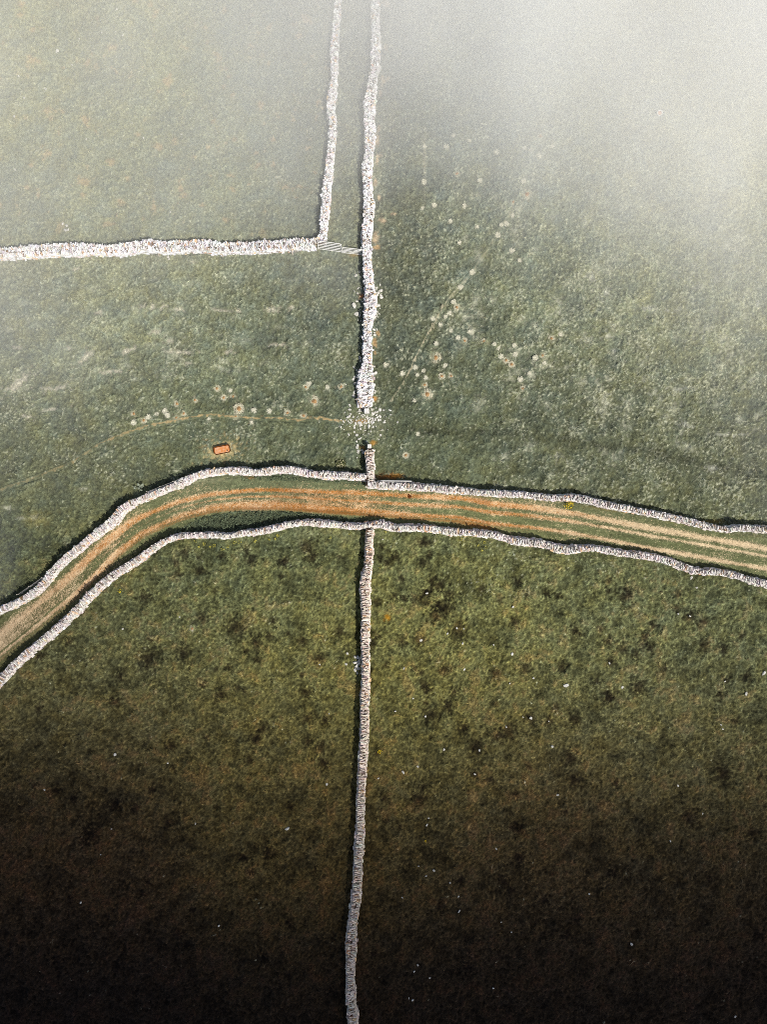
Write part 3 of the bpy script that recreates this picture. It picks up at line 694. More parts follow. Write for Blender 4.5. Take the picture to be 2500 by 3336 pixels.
# squared stone posts at the two broken wall ends
def post_stone(px, py, side, h, label, rz):
    x, y = P(px, py, h)
    bm = bmesh.new(); bmesh.ops.create_cube(bm, size=1.0)
    for v_ in bm.verts:
        v_.co = Vector((v_.co.x * side * random.uniform(.94, 1.06), v_.co.y * side * random.uniform(.94, 1.06), (v_.co.z + 0.5) * h))
    bmesh.ops.bevel(bm, geom=bm.edges[:], offset=0.025, segments=2, affect='EDGES')
    me = bpy.data.meshes.new("stone_post"); bm.to_mesh(me); bm.free()
    c = np.ones((len(me.vertices), 4), np.float32); c[:, :3] = (0.60, 0.575, 0.53)
    at = me.color_attributes.new("col", 'FLOAT_COLOR', 'POINT'); at.data.foreach_set("color", c.ravel())
    me.materials.append(M_STONE)
    o = bpy.data.objects.new("stone_post", me); COL.objects.link(o)
    o.location = (x, y, hz(x, y) - 0.02); o.rotation_euler = (0, 0, rz)
    put(o, label, "stone post", "stone posts at the broken wall ends")
post_stone(1195, 1338, 0.38, 0.75, "larger square stone post at the end of the rubble heap", R(4))
post_stone(1204, 1454, 0.30, 1.0, "smaller square stone post at the top of the short wall stub", R(-3))

# ------------------------------------------------------------------ loose stones
ROCKS = []
for k in range(7):
    bm = bmesh.new(); bmesh.ops.create_icosphere(bm, subdivisions=2, radius=1.0)
    ax = [random.uniform(0.75, 1.25), random.uniform(0.6, 1.0), random.uniform(0.5, 0.8)]
    pl = [(Vector((random.gauss(0, 1), random.gauss(0, 1), random.gauss(0, 1))).normalized(), random.uniform(0.55, 0.85)) for _ in range(7)]
    for v_ in bm.verts:
        for nrm, d in pl:                      # chop flat facets
            e = v_.co.dot(nrm) - d
            if e > 0: v_.co -= nrm * e
        v_.co = Vector((v_.co.x * ax[0], v_.co.y * ax[1], v_.co.z * ax[2])) * random.uniform(0.96, 1.04)
    me = bpy.data.meshes.new("stone"); bm.to_mesh(me); bm.free()
    c = np.ones((len(me.vertices), 4), np.float32); c[:, :3] = np.array((0.54, 0.52, 0.46)) * random.uniform(0.85, 1.1)
    at = me.color_attributes.new("col", 'FLOAT_COLOR', 'POINT'); at.data.foreach_set("color", c.ravel())
    me.materials.append(M_STONE); ROCKS.append(me)
def rock(name, px, py, r, label, cat, group=None):
    x, y = P(px, py)
    o = bpy.data.objects.new(name, random.choice(ROCKS)); COL.objects.link(o)
    r *= random.uniform(1.0, 1.55); e_ = random.uniform(0.75, 1.3)
    o.scale = (r * e_, r / e_, r * random.uniform(0.7, 1.0))
    o.rotation_euler = (random.uniform(-.3, .3), random.uniform(-.3, .3), random.uniform(0, 6.28))
    o.location = (x, y, hz(x, y) + r * 0.30)
    put(o, label, cat, group)
    return o
Z = 6.908
GAP = [(415, 975, 50), (405, 1065, 40), (300, 1135, 30), (430, 1165, 40), (410, 1215, 35), (365, 1245, 40), (490, 1235, 35), (635, 1155, 35), (680, 1195, 40), (720, 1180, 30), (1095, 1070, 55), (1180, 1085, 45),
 (1320, 1085, 40), (1330, 1190, 35), (1030, 1120, 40), (940, 1160, 60), (975, 1135, 45), (1090, 1215, 45), (1030, 1245, 40), (1055, 1222, 35), (985, 1295, 40), (1060, 1300, 50), (1105, 1300, 35), (1300, 1260, 25), (1195, 1360, 40),
 (810, 1265, 50), (850, 1245, 40), (870, 1290, 35), (840, 1330, 40), (910, 1260, 40), (930, 1310, 50), (945, 1360, 50), (900, 1330, 35), (335, 1300, 35), (435, 1300, 35), (275, 1335, 35), (385, 1325, 30), (215, 1290, 25), (425, 1370, 30),
 (465, 1340, 30), (550, 1380, 40), (560, 1305, 35), (640, 1375, 55), (645, 1425, 40), (655, 1495, 30), (600, 1505, 20), (520, 1430, 40), (515, 1480, 35), (840, 1450, 45), (780, 1370, 30), (415, 1450, 25), (255, 1395, 20), (180, 1440, 20),
 (520, 1570, 40), (385, 1620, 40), (575, 1640, 50), (620, 1735, 35), (655, 1715, 30), (570, 1780, 40), (1108, 1640, 40), (1065, 1745, 20), (1150, 1520, 20), (1130, 1535, 20), (1270, 1520, 25), (1005, 1445, 25), (795, 1785, 25)]
for X, Y, d in GAP:
    rock("fallen_stone", 1080 + X / Z, 1180 + Y / Z, d / Z * S * 0.62, "loose pale stone scattered on the grass in the gap between the two stone posts", "stone", "stones scattered in the wall gap")
GAP2 = [(px_, py_) for px_, py_ in zip(np.random.default_rng(3).normal(1196, 30, 60), np.random.default_rng(4).normal(1372, 20, 60))]
for px_, py_ in GAP2:
    rock("fallen_stone", px_, py_, random.uniform(2.5, 5) * S * 0.62, "loose pale stone scattered on the grass in the gap between the two stone posts", "stone", "stones scattered in the wall gap")
for X, Y, d in [(590, 1865, 40), (575, 1915, 50), (605, 1990, 50), (690, 1980, 55), (720, 2030, 60), (600, 2035, 40), (580, 2150, 25)]:
    rock("fallen_stone", 1080 + X / Z, 1180 + Y / Z, d / Z * S * 0.62, "loose pale stone lying left of the short wall stub", "stone", "stones beside the wall stub")
for X, Y, d in [(510, 120, 50), (575, 190, 40), (600, 240, 35), (520, 330, 40), (500, 385, 50), (580, 430, 35), (560, 470, 30), (530, 490, 35), (325, 505, 25), (575, 585, 45), (520, 680, 40), (505, 765, 50), (560, 340, 45), (600, 300, 45), (590, 640, 40), (600, 820, 40), (620, 900, 36), (640, 960, 40), (640, 1060, 35), (680, 1070, 35), (660, 1100, 35)]:
    rock("fallen_stone", 1080 + X / Z, 1180 + Y / Z, d / Z * S * 0.62, "loose pale stone fallen along the left side of the rubble heap", "stone", "stones left of the rubble heap")
for X, Y, d in [(960, 95, 50), (990, 240, 50), (960, 500, 50), (980, 690, 50), (985, 650, 35), (870, 1010, 45), (900, 990, 40), (940, 880, 40)]:
    rock("fallen_stone", 1080 + X / Z, 1180 + Y / Z, d / Z * S * 0.62, "loose pale stone fallen along the right side of the rubble heap", "stone", "stones right of the rubble heap")
for X, Y, d in [(605, 400, 40), (675, 420, 25), (520, 485, 35), (590, 520, 35), (705, 715, 40), (510, 805, 65), (570, 985, 75), (640, 1015, 40), (600, 1125, 25), (665, 1145, 30), (550, 130, 50), (575, 705, 40), (660, 1500, 30), (655, 1990, 40), (640, 1960, 35), (660, 2050, 40), (700, 920, 35), (650, 890, 30), (630, 50, 35)]:
    rock("fallen_stone", 1080 + X / Z, 880 + Y / Z, d / Z * S * 0.62, "loose pale stone on the grass left of the bulging central wall below the hurdles", "stone", "stones left of the bulging wall")
for X, Y, d in [(1110, 465, 60), (1060, 515, 55), (1040, 560, 40), (1115, 580, 45), (1120, 615, 50), (1010, 430, 45), (1025, 395, 35), (975, 385, 35), (1095, 320, 35), (1040, 800, 60), (1080, 810, 35), (1095, 850, 25), (1030, 930, 45), (1080, 985, 40), (1010, 985, 35), (1015, 1035, 35), (990, 1075, 40), (1055, 1050, 25), (915, 1240, 30), (955, 1340, 45), (1025, 1340, 30), (970, 1410, 30), (975, 1465, 45)]:
    rock("fallen_stone", 1080 + X / Z, 880 + Y / Z, d / Z * S * 0.62, "loose pale stone on the grass right of the bulging central wall", "stone", "stones right of the bulging wall")
for X, Y, d in [(418, 408, 22), (405, 515, 22), (520, 450, 30), (540, 455, 28), (505, 500, 40), (530, 520, 40), (515, 545, 35), (500, 580, 25), (520, 605, 25), (495, 445, 25), (540, 490, 36), (535, 560, 30)]:
    rock("fallen_stone", 1000 + X / 3.16, 2000 + Y / 3.16, d / 3.16 * S * 0.5, "loose pale stone spilled against the left side of the lower field wall", "stone", "stones spilled from the lower wall")
ORD = ["first", "second", "third", "fourth", "fifth", "sixth", "seventh", "eighth", "ninth", "tenth", "eleventh", "twelfth", "thirteenth", "fourteenth", "fifteenth", "sixteenth", "seventeenth", "eighteenth", "nineteenth", "twentieth",
       "twenty-first", "twenty-second", "twenty-third", "twenty-fourth", "twenty-fifth", "twenty-sixth", "twenty-seventh", "twenty-eighth", "twenty-ninth", "thirtieth", "thirty-first", "thirty-second", "thirty-third", "thirty-fourth", "thirty-fifth"]
RIGHT_A = [(265, 292, 5), (617, 347, 5), (350, 457, 6), (388, 435, 5), (417, 437, 4), (240, 483, 6), (412, 497, 5), (540, 505, 4), (615, 540, 7), (418, 603, 6), (172, 598, 5), (1013, 578, 6), (835, 668, 9), (1067, 677, 5), (1350, 229, 8), (1370, 270, 6),
           (1295, 376, 4), (1343, 386, 5), (1485, 652, 4), (1645, 619, 8), (1570, 702, 8), (605, 660, 4), (703, 640, 5), (85, 72, 4)]
RIGHT_B = [(137, 776, 5), (209, 722, 5), (260, 797, 5), (692, 803, 8), (660, 800, 4), (590, 838, 5), (335, 933, 6), (778, 918, 7), (482, 937, 5), (228, 1000, 5), (168, 1023, 6), (67, 1047, 4), (462, 1032, 5), (1470, 830, 5), (1478, 848, 4), (1395, 1193, 5),
           (273, 1212, 5), (267, 1242, 5), (765, 815, 4), (1295, 1080, 5), (800, 1117, 6)]
RIGHT_C = [(548, 458, 5), (232, 530, 4), (295, 548, 6), (262, 570, 5), (360, 597, 5), (395, 653, 4), (165, 657, 4), (398, 717, 5), (570, 757, 4), (930, 642, 5), (1105, 849, 6), (612, 800, 4), (228, 935, 5), (213, 962, 4), (277, 987, 5), (208, 1075, 5), (192, 1070, 4), (537, 1028, 4), (1262, 425, 5), (1525, 1140, 4)]
def field_rocks(lst, fn, where, group):
    out = sorted(((*fn(X, Y), d) for X, Y, d in lst), key=lambda a: a[0])
    for k, (px, py, d) in enumerate(out):
        rock("field_stone", px, py, d / 1.256 * S * 0.78, f"{'larger' if d > 6 else 'small'} pale stone {where}, {ORD[k]} from the left", "stone", group)
field_rocks(RIGHT_A, lambda X, Y: (1180 + X / 1.256, 1700 + Y / 1.256), "in the upper part of the lower right field", "stones in the upper part of the right field")
field_rocks(RIGHT_B, lambda X, Y: (1180 + X / 1.256, 1700 + Y / 1.256), "in the middle of the lower right field", "stones in the middle of the right field")
field_rocks(RIGHT_C, lambda X, Y: (1180 + X / 1.256, 2400 + Y / 1.256), "in the darkest bottom of the lower right field", "stones in the dark bottom of the right field")
field_rocks([(530, 65, 5), (775, 13, 4), (497, 608, 6), (723, 645, 5), (1413, 735, 5), (1243, 927, 8), (845, 905, 4), (483, 927, 4), (350, 1245, 5), (945, 1348, 5), (195, 757, 4), (1382, 217, 4), (435, 1040, 4), (1423, 430, 4)],
            lambda X, Y: (X / 1.3264, 2000 + Y / 1.3264), "in the lower left field", "stones in the lower left field")
field_rocks([(285, 252, 7), (279, 258, 5), (330, 1120, 7), (322, 1140, 8), (336, 1140, 7), (310, 1110, 6), (230, 445, 5), (221, 441, 4), (90, 375, 4), (120, 487, 4), (70, 578, 5), (575, 160, 4), (610, 180, 4), (505, 165, 4), (420, 238, 4),
             (395, 198, 4), (580, 48, 5), (357, 322, 4), (655, 612, 4), (712, 685, 6), (428, 690, 4), (845, 1052, 5), (900, 665, 5), (73, 840, 5)], lambda X, Y: (X / 1.523, Y / 1.523), "in the misty upper left pasture", "white stones in the upper left pasture")
field_rocks([(910, 228, 6), (914, 240, 6), (12, 132, 4)], lambda X, Y: (X / 1.658, 700 + Y / 1.658), "near the thick white wall at left", "stones near the white wall")

# ------------------------------------------------------------------ molehills and bleached tufts
def ring_blades(name, r0, r1, n, rgb, parent=None, zz=0.02, hgt=0.08):
    r = r0 + (r1 - r0) * rng.random(n) ** 1.4; a = rng.uniform(0, 2 * np.pi, n)
    x, y = r * np.cos(a), r * np.sin(a)
    c = alb(rgb)[None] * np.exp(0.22 * rng.standard_normal(n))[:, None]
    return blade_mesh(name, x, y, np.full(n, zz), rng.uniform(0.05, 0.12, n), rng.uniform(0.008, 0.016, n), rng.uniform(0, 6.28, n), rng.uniform(0.05, 0.5, n), c, M_BLADE, parent)
def make_mole(k):
    root = empty("molehill", (0, 0, 0))
    bm = bmesh.new(); nr_, na = 5, 14
    rows = []
    for i in range(nr_ + 1):
        f = i / nr_; row = []
        for j in range(na):
            a = 2 * math.pi * j / na
            rr = 0.15 * f * random.uniform(0.82, 1.18) if i else 0.0
            row.append(bm.verts.new((rr * math.cos(a), rr * math.sin(a), 0.11 * (1 - f ** 1.7) * random.uniform(0.85, 1.15) - 0.02 * f)))
        rows.append(row)
    for i in range(nr_):
        for j in range(na):
            bm.faces.new((rows[i][j], rows[i + 1][j], rows[i + 1][(j + 1) % na], rows[i][(j + 1) % na]))
    bmesh.ops.remove_doubles(bm, verts=bm.verts, dist=0.0005)
    me = bpy.data.meshes.new("soil_mound"); bm.to_mesh(me); bm.free(); me.materials.append(M_SOIL)
    o = bpy.data.objects.new("soil_mound", me); COL.objects.link(o); o.parent = root; o.location = (0, 0, 0.015)
    ring_blades("dead_grass_ring", 0.11, 0.27, 380, (222, 216, 186), root)
    return root
MOLES = [make_mole(k) for k in range(3)]
used = set()
def mole(px, py, big, label, group):
    x, y = P(px, py)
    k = random.randrange(3)
    o = MOLES[k] if k not in used else copy_tree(MOLES[k])
    used.add(k)
    s_ = 1.55 if big else random.uniform(0.8, 1.0)
    o.location = (x, y, hz(x, y) - 0.01); o.rotation_euler = (0, 0, random.uniform(0, 6.28)); o.scale = (s_, s_, s_)
    put(o, label, "molehill", group)
TUFTS = []
for k in range(3):
    TUFTS.append(ring_blades("grass_tuft", 0.0, 0.17, 420, (236, 232, 206), None, 0.05))
usedt = set()
def tuft_at(px, py, label, group):
    x, y = P(px, py); k = random.randrange(3)
    if k in usedt: o = TUFTS[k].copy(); COL.objects.link(o)
    else: o = TUFTS[k]; usedt.add(k)
    s_ = random.uniform(0.8, 1.25)
    o.location = (x, y, hz(x, y)); o.rotation_euler = (0, 0, random.uniform(0, 6.28)); o.scale = (s_, s_, s_)
    put(o, label, "grass tuft", group)
def cluster(moles, tufts, fn, where, gname):
    for k, (px, py, b) in enumerate(sorted([(*fn(X, Y), b) for X, Y, b in moles])):
        mole(px, py, b, f"{'large' if b else 'small'} brown molehill {where}, {ORD[k]} from left", "molehills " + gname)
    for k, (px, py) in enumerate(sorted([fn(X, Y) for X, Y in tufts])):
        tuft_at(px, py, f"bleached grass tuft {where}, {ORD[k]} from left", "bleached tufts " + gname)
for cl in CL: cluster(*cl)

# ------------------------------------------------------------------ tubes, gates, stakes, fences
def tubes(name, segs, r, mat, parent=None, sides=8):
    bm = bmesh.new()
    for a, b in segs:
        a, b = Vector(a), Vector(b); d = b - a
        mtx = Matrix.Translation((a + b) / 2) @ d.to_track_quat('Z', 'Y').to_matrix().to_4x4()
        bmesh.ops.create_cone(bm, cap_ends=True, segments=sides, radius1=r, radius2=r, depth=d.length, matrix=mtx)
    me = bpy.data.meshes.new(name); bm.to_mesh(me); bm.free(); me.materials.append(mat)
    o = bpy.data.objects.new(name, me); COL.objects.link(o)
    if parent: o.parent = parent
    return o
def hurdle(name, pa, pb, h, lean, bars, label, group, brace=True, r=0.027):
    (xa, ya), (xb, yb) = P(*pa, 0.1), P(*pb, 0.1)
    L = math.hypot(xb - xa, yb - ya); rz = math.atan2(yb - ya, xb - xa)
    root = empty(name, (xa, ya, hz(xa, ya)), rz); put(root, label, "gate", group)
    f = lambda x, z: (x, lean * z / h, z)
    c = 0.1
    tubes("frame", [(f(0, 0.02), f(0, h - c)), (f(0, h - c), f(c, h)), (f(c, h), f(L - c, h)), (f(L - c, h), f(L, h - c)), (f(L, h - c), f(L, 0.02)), (f(0, 0.1), f(L, 0.1))], r, M_METAL, root)
    for k in range(bars):
        z = 0.1 + (h - 0.1) * (k + 1) / (bars + 1)
        tubes("bar", [(f(0, z), f(L, z))], r * 0.85, M_METAL, root)
    if brace: tubes("brace", [(f(0.05, 0.12), f(L - 0.05, h - 0.04))], r * 0.75, M_METAL, root)
    return root
hurdle("metal_hurdle", (1037, 812), (1113, 822.5), 1.30, 0.26, 4, "taller pale metal hurdle closing the left half of the gap beside the thick white wall", "metal hurdles across the grass strip", False)
hurdle("metal_hurdle", (1115, 823), (1183, 830), 1.12, 0.10, 3, "lower pale metal hurdle with a diagonal brace, beside the central wall", "metal hurdles across the grass strip")
hurdle("field_gate", (1240, 1569), (1340, 1570), 1.1, 0.03, 4, "pale metal gate seen edge-on, standing behind the lane wall right of the stub", None, True, 0.035)

def stake(a, b, r, label, group=None):
    (xa, ya), (xb, yb) = P(*a[:2], a[2]), P(*b[:2], b[2])
    bm = bmesh.new()
    A, B = Vector((xa, ya, a[2])), Vector((xb, yb, b[2])); d = B - A
    mtx = Matrix.Translation((A + B) / 2) @ d.to_track_quat('Z', 'Y').to_matrix().to_4x4()
    bmesh.ops.create_cone(bm, cap_ends=True, segments=9, radius1=r * 1.15, radius2=r * 0.9, depth=d.length, matrix=mtx)
    for v_ in bm.verts: v_.co += Vector((random.gauss(0, .005), random.gauss(0, .005), random.gauss(0, .005))) - Vector((xa, ya, 0))
    me = bpy.data.meshes.new("wooden_stake"); bm.to_mesh(me); bm.free(); me.materials.append(M_TIMBER)
    o = bpy.data.objects.new("wooden_stake", me); COL.objects.link(o); o.location = (xa, ya, 0)
    put(o, label, "stake", group)
for k, (px, py) in enumerate([(52, 852), (295, 842), (515, 832), (724, 835), (952, 828)]):
    stake((px + 2, py + 2, 0.02), (px - 5, py - 26, 1.15), 0.045, f"wooden stake leaning on the lower face of the thick white wall, {ORD[k]} from the left", "stakes leaning on the white wall")
stake((190, 1867, 0.02), (178, 1861, 1.15), 0.04, "pale stick leaning on the lane side of the left upper lane wall")
stake((1226, 1561, 0.05), (1213, 1557, 0.9), 0.05, "short pale stake leaning in the corner beside the wall stub")

def wire_fence(a, b, n, label):
    (xa, ya), (xb, yb) = P(*a, 1.1), P(*b, 1.1)
    root = empty("wire_fence", (xa, ya, 0), math.atan2(yb - ya, xb - xa)); put(root, label, "fence", "wire fences beside the lane wall")
    L = math.hypot(xb - xa, yb - ya)
    for k in range(n):
        x = L * k / (n - 1)
        tubes("post", [((x, 0, -0.05), (x + random.uniform(-.02, .02), 0.02, 1.2))], 0.03, M_TIMBER, root, 7)
    for z in (0.45, 0.8, 1.12):
        tubes("wire", [((L * k / 8, 0, z - 0.02 * math.sin(k * math.pi / 2)), (L * (k + 1) / 8, 0, z - 0.02 * math.sin((k + 1) * math.pi / 2))) for k in range(8)], 0.010, M_WIRE, root, 5)
wire_fence((478, 1603), (606, 1552), 4, "thin wire fence strand behind the lane wall near the thistle shrub")
wire_fence((55, 1938), (135, 1883), 3, "thin wire fence strand behind the lane wall near the left edge")

# ------------------------------------------------------------------ trough, lick tub, dung
def box_part(name, cx, cy, z0, z1, lx, ly, mat, parent, inset=0.0, wall=None, bevel=0.03):
    """rounded box; with `wall` it is an open tray of that wall thickness"""
    bm = bmesh.new(); bmesh.ops.create_cube(bm, size=1.0)
    for v_ in bm.verts:
        f = 1 if v_.co.z > 0 else 1 - inset
        v_.co = Vector((cx + v_.co.x * lx * f, cy + v_.co.y * ly * f, z0 if v_.co.z < 0 else z1))
    vert = [e for e in bm.edges if abs(e.verts[0].co.z - e.verts[1].co.z) > 1e-4]
    bmesh.ops.bevel(bm, geom=vert, offset=bevel * 2.5, segments=4, affect='EDGES')
    if wall:
        top = max(bm.faces, key=lambda f_: f_.calc_center_median().z)
        r_ = bmesh.ops.inset_region(bm, faces=[top], thickness=wall)
        for v_ in top.verts: v_.co.z = z0 + 0.08; v_.co.x = cx + (v_.co.x - cx) * 0.95; v_.co.y = cy + (v_.co.y - cy) * 0.95
    bm.normal_update()
    me = bpy.data.meshes.new(name); bm.to_mesh(me); bm.free(); me.materials.append(mat)
    o = bpy.data.objects.new(name, me); COL.objects.link(o); o.parent = parent
    return o
tx, ty = P(723, 1465, 0.3)
tro = empty("feed_trough", (tx, ty, hz(tx, ty)), R(11))
put(tro, "rusty rectangular trough with bright orange contents on the grass left of the gap", "trough")
box_part("tray", 0, 0, -0.02, 0.36, 1.28, 0.62, M_RUST, tro, 0.05, 0.055)
box_part("orange_contents", 0, 0, 0.10, 0.27, 1.14, 0.49, M_ORANGE, tro, 0.02, None, 0.02)
tubes("plug", [((0.40, -0.12, 0.26), (0.40, -0.12, 0.29))], 0.045, M_DARK, tro, 12)

lx_, ly_ = P(2151.7, 367, 0.25)
tub = empty("lick_tub", (lx_, ly_, hz(lx_, ly_)))
put(tub, "round white tub with orange lick standing alone in the upper right mist", "tub")
def ring(name, prof, mat, parent, n=28):
    V, Fq = [], []
    for j in range(n):
        a = 2 * math.pi * j / n
        for r_, z_ in prof: V.append((r_ * math.cos(a), r_ * math.sin(a), z_))
    k = len(prof)
    for j in range(n):
        for i in range(k - 1):
            Fq.append((j * k + i, ((j + 1) % n) * k + i, ((j + 1) % n) * k + i + 1, j * k + i + 1))
    return mesh_np(name, np.array(V), np.array(Fq), mat, None, parent, False)
ring("bucket", [(0.17, 0.0), (0.19, 0.30), (0.225, 0.31), (0.225, 0.335), (0.20, 0.335), (0.155, 0.30), (0.145, 0.12)], M_TUBWHITE, tub)
ring("lick_block", [(0.148, 0.15), (0.15, 0.30), (0.07, 0.315), (0.001, 0.31)], M_ORANGE, tub)

dx_, dy_ = P(1336, 1618)
bm = bmesh.new()
for q in range(7):
    bmesh.ops.create_icosphere(bm, subdivisions=2, radius=random.uniform(.06, .1), matrix=Matrix.Translation((random.gauss(0, .05), random.gauss(0, .09), 0.03 + random.uniform(0, .07))))
me = bpy.data.meshes.new("dung_heap"); bm.to_mesh(me); bm.free(); me.materials.append(M_DUNG)
o = bpy.data.objects.new("dung_heap", me); COL.objects.link(o); o.location = (dx_, dy_, 0.01)
put(o, "small dark brown dung heap on the upper edge of the lane", "dung")

# ------------------------------------------------------------------ plants
def leaf_cloud(n, rad, hgt, leaf, rgb, jitter=0.3, power=0.6):
    """many small leaf quads through a low dome"""
    r = rad * rng.random(n) ** power; a = rng.uniform(0, 2 * np.pi, n)
    z = hgt * np.sqrt(np.clip(1 - (r / rad) ** 2, 0, 1)) * rng.uniform(0.35, 1.0, n)
    c = np.stack([r * np.cos(a), r * np.sin(a), z], 1)
    ln = rng.uniform(0.6, 1.3, n) * leaf
    t = np.stack([np.cos(a + rng.normal(0, .9, n)), np.sin(a + rng.normal(0, .9, n)), rng.normal(0.1, 0.4, n)], 1); t /= np.linalg.norm(t, axis=1)[:, None]
    s_ = np.cross(t, rng.normal(0, .5, (n, 3)) + np.array([0, 0, 1.0])); s_ /= np.linalg.norm(s_, axis=1)[:, None]
    V = np.stack([c - t * ln[:, None] * .5, c + s_ * ln[:, None] * .28, c + t * ln[:, None] * .5, c - s_ * ln[:, None] * .28], 1).reshape(-1, 3)
    col = alb(rgb)[None] * np.exp(jitter * rng.standard_normal(n))[:, None]
    return V, np.arange(4 * n).reshape(n, 4), np.repeat(col, 4, 0)
def plant(name, px, py, rad, hgt, nleaf, leaf, lrgb, nfl, fl, frgb, label, cat, group=None, z=0.2):
    x, y = P(px, py, z)
    root = empty(name, (x, y, hz(x, y))); put(root, label, cat, group)
    V, Fq, c = leaf_cloud(nleaf, rad, hgt, leaf, lrgb); mesh_np("leaves", V, Fq, M_BLADE, c, root)
    if nfl:
        V, Fq, c = leaf_cloud(nfl, rad * 0.92, hgt * 1.15, fl, frgb, 0.15, 0.55); mesh_np("flowers", V, Fq, M_BLADE, c, root)
    return root
plant("gorse_bush", 1110, 1513, 0.44, 0.5, 420, 0.09, (92, 98, 52), 150, 0.085, (240, 232, 190), "rounded bush with cream flowers behind the lane wall, left of the stub", "bush")
for px, py, rad in [(1845, 1640, .16), (1861, 1641, .19), (1858, 1655, .15), (1876, 1643, .11)]:
    pass
plant("ragwort", 1856, 1645, 0.42, 0.35, 160, 0.09, (96, 104, 60), 90, 0.10, (252, 222, 60), "bright yellow flowering clump on the lane's upper verge, right of centre", "wild flower")
plant("ragwort", 389, 1926, 0.17, 0.3, 40, 0.08, (90, 96, 50), 26, 0.09, (252, 226, 60), "bright yellow flower below the left lane wall, alone in the grass", "wild flower")
plant("ragwort", 1237, 2448, 0.20, 0.3, 40, 0.08, (80, 84, 44), 30, 0.09, (255, 220, 40), "bright yellow flower pair just right of the lower wall", "wild flower")
plant("ragwort", 1387, 2741, 0.10, 0.2, 14, 0.06, (70, 72, 40), 9, 0.07, (250, 210, 40), "tiny yellow flower in the dark lower right field", "wild flower")
plant("ragwort", 1240, 1848, 0.16, 0.2, 40, 0.07, (96, 100, 56), 12, 0.06, (236, 226, 110), "pale yellow flower right of the lower wall near the lane", "wild flower")
def flowers(lst, fn, where, group):
    for k, (px, py) in enumerate(sorted(fn(X, Y) for X, Y in lst)):
        plant("hawkbit", px, py, random.uniform(.10, .17), 0.16, 22, 0.07, (110, 112, 60), random.randint(8, 18), 0.075, (232, 222, 104), f"yellow flower clump {where}, {ORD[k]} from left", "wild flower", group)
flowers([(795, 625), (820, 668), (857, 645), (937, 660), (908, 668), (1005, 685), (1045, 663), (1100, 632), (1137, 630), (1255, 622), (1365, 610), (1410, 608), (1430, 585)],
        lambda X, Y: (300 + X / 2.3686, 1500 + Y / 2.3686), "under the lower lane wall left of centre", "yellow flowers left of the lower wall")
flowers([(740, 485), (1248, 540), (1410, 553), (1370, 575), (1420, 590), (1393, 610)], lambda X, Y: (900 + X / 2.0725, 1500 + Y / 2.0725), "under the lower lane wall right of centre", "yellow flowers right of the lower wall")
flowers([(497, 493), (10, 510), (365, 520)], lambda X, Y: (900 + X / 2.0725, 1500 + Y / 2.0725), "in the corner left of the lower wall top", "yellow flowers in the wall corner")
# pale leggy thistle by the left lane wall
tx2, ty2 = P(458, 1588, 0.3)
th = empty("thistle", (tx2, ty2, hz(tx2, ty2))); put(th, "pale leggy thistle growing in the shade behind the left lane wall", "thistle")
sg = [((0, 0, 0), (random.gauss(0, .22), random.gauss(.05, .22), random.uniform(.35, .6))) for _ in range(11)]
tubes("stem", sg, 0.012, mat_flat("thistle_stem", (0.22, 0.24, 0.19), (0.34, 0.36, 0.3), 9), th, 5)
vs, fs, cs, nv = [], [], [], 0
for a, b in sg:
    V, Fq, c = leaf_cloud(16, .09, .08, .08, (176, 184, 160), .25)
    vs.append(V + np.array(b) * random.uniform(.7, 1)); fs.append(Fq + nv); nv += len(V); cs.append(c)
mesh_np("leaves", np.concatenate(vs), np.concatenate(fs), M_BLADE, np.concatenate(cs), th)

# dark leafy nettles filling the inside of the bend
def verge_mass(name, n, test, hgt, leaf, rgb, label, cat):
    xs, ys = [], []
    while len(xs) < n:
        px, py = rng.uniform(540, 1220, 4 * n), rng.uniform(1520, 1770, 4 * n)
        x, y = P(px, py); i = ((x - X0) / RES).astype(int); j = ((y - Y0) / RES).astype(int)
        ok = test(px, py, loff[j, i]) & ~wall_mask[j, i]
        xs += list(x[ok]); ys += list(y[ok])
    x = np.array(xs[:n]); y = np.array(ys[:n])
    dens = np.clip(sample(n03, x, y) + .3, 0, 2)
    z = hz(0, 0) + sample(gz, x, y) + hgt * rng.uniform(0.2, 1, n) * (0.5 + 0.4 * dens)
    a = rng.uniform(0, 6.28, n); ln = leaf * rng.uniform(.6, 1.3, n)
    t = np.stack([np.cos(a), np.sin(a), rng.normal(0, .35, n)], 1); s_ = np.stack([-np.sin(a), np.cos(a), rng.normal(0, .35, n)], 1)
    c = np.stack([x, y, z], 1)
    V = np.stack([c - t * ln[:, None] * .5, c + s_ * ln[:, None] * .28, c + t * ln[:, None] * .5, c - s_ * ln[:, None] * .28], 1).reshape(-1, 3)
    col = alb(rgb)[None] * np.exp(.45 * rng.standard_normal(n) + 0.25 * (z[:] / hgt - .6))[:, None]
    o = mesh_np(name, V, np.arange(4 * n).reshape(n, 4), M_BLADE, np.repeat(col, 4, 0))
    put(o, label, cat, kind="stuff")
sw = np.array([(p[0], p[1]) for p in W_LANE_S]); nw = np.array([(p[0], p[1]) for p in W_LANE_NW])
def t_s(px, py, off):
    lim = np.interp(px, [560, 640, 760, 900, 1000, 1210], [-1.5, -1.15, -1.05, -1.1, -1.2, -1.35])
    return (off < lim) & (off > -4) & (py < np.interp(px, sw[:, 0], sw[:, 1]) - 9) & (px > 570) & (rng.random(px.shape) < np.interp(px, [560, 660, 1000, 1215], [.4, 1, 1, .35]))
def t_n(px, py, off):
    return (off > 1.3) & (off < 4) & (py > np.interp(px, nw[:, 0], nw[:, 1]) + 10) & (px > 780) & (px < 1195) & (rng.random(px.shape) < np.interp(px, [780, 900, 1195], [.3, 1, 1]))
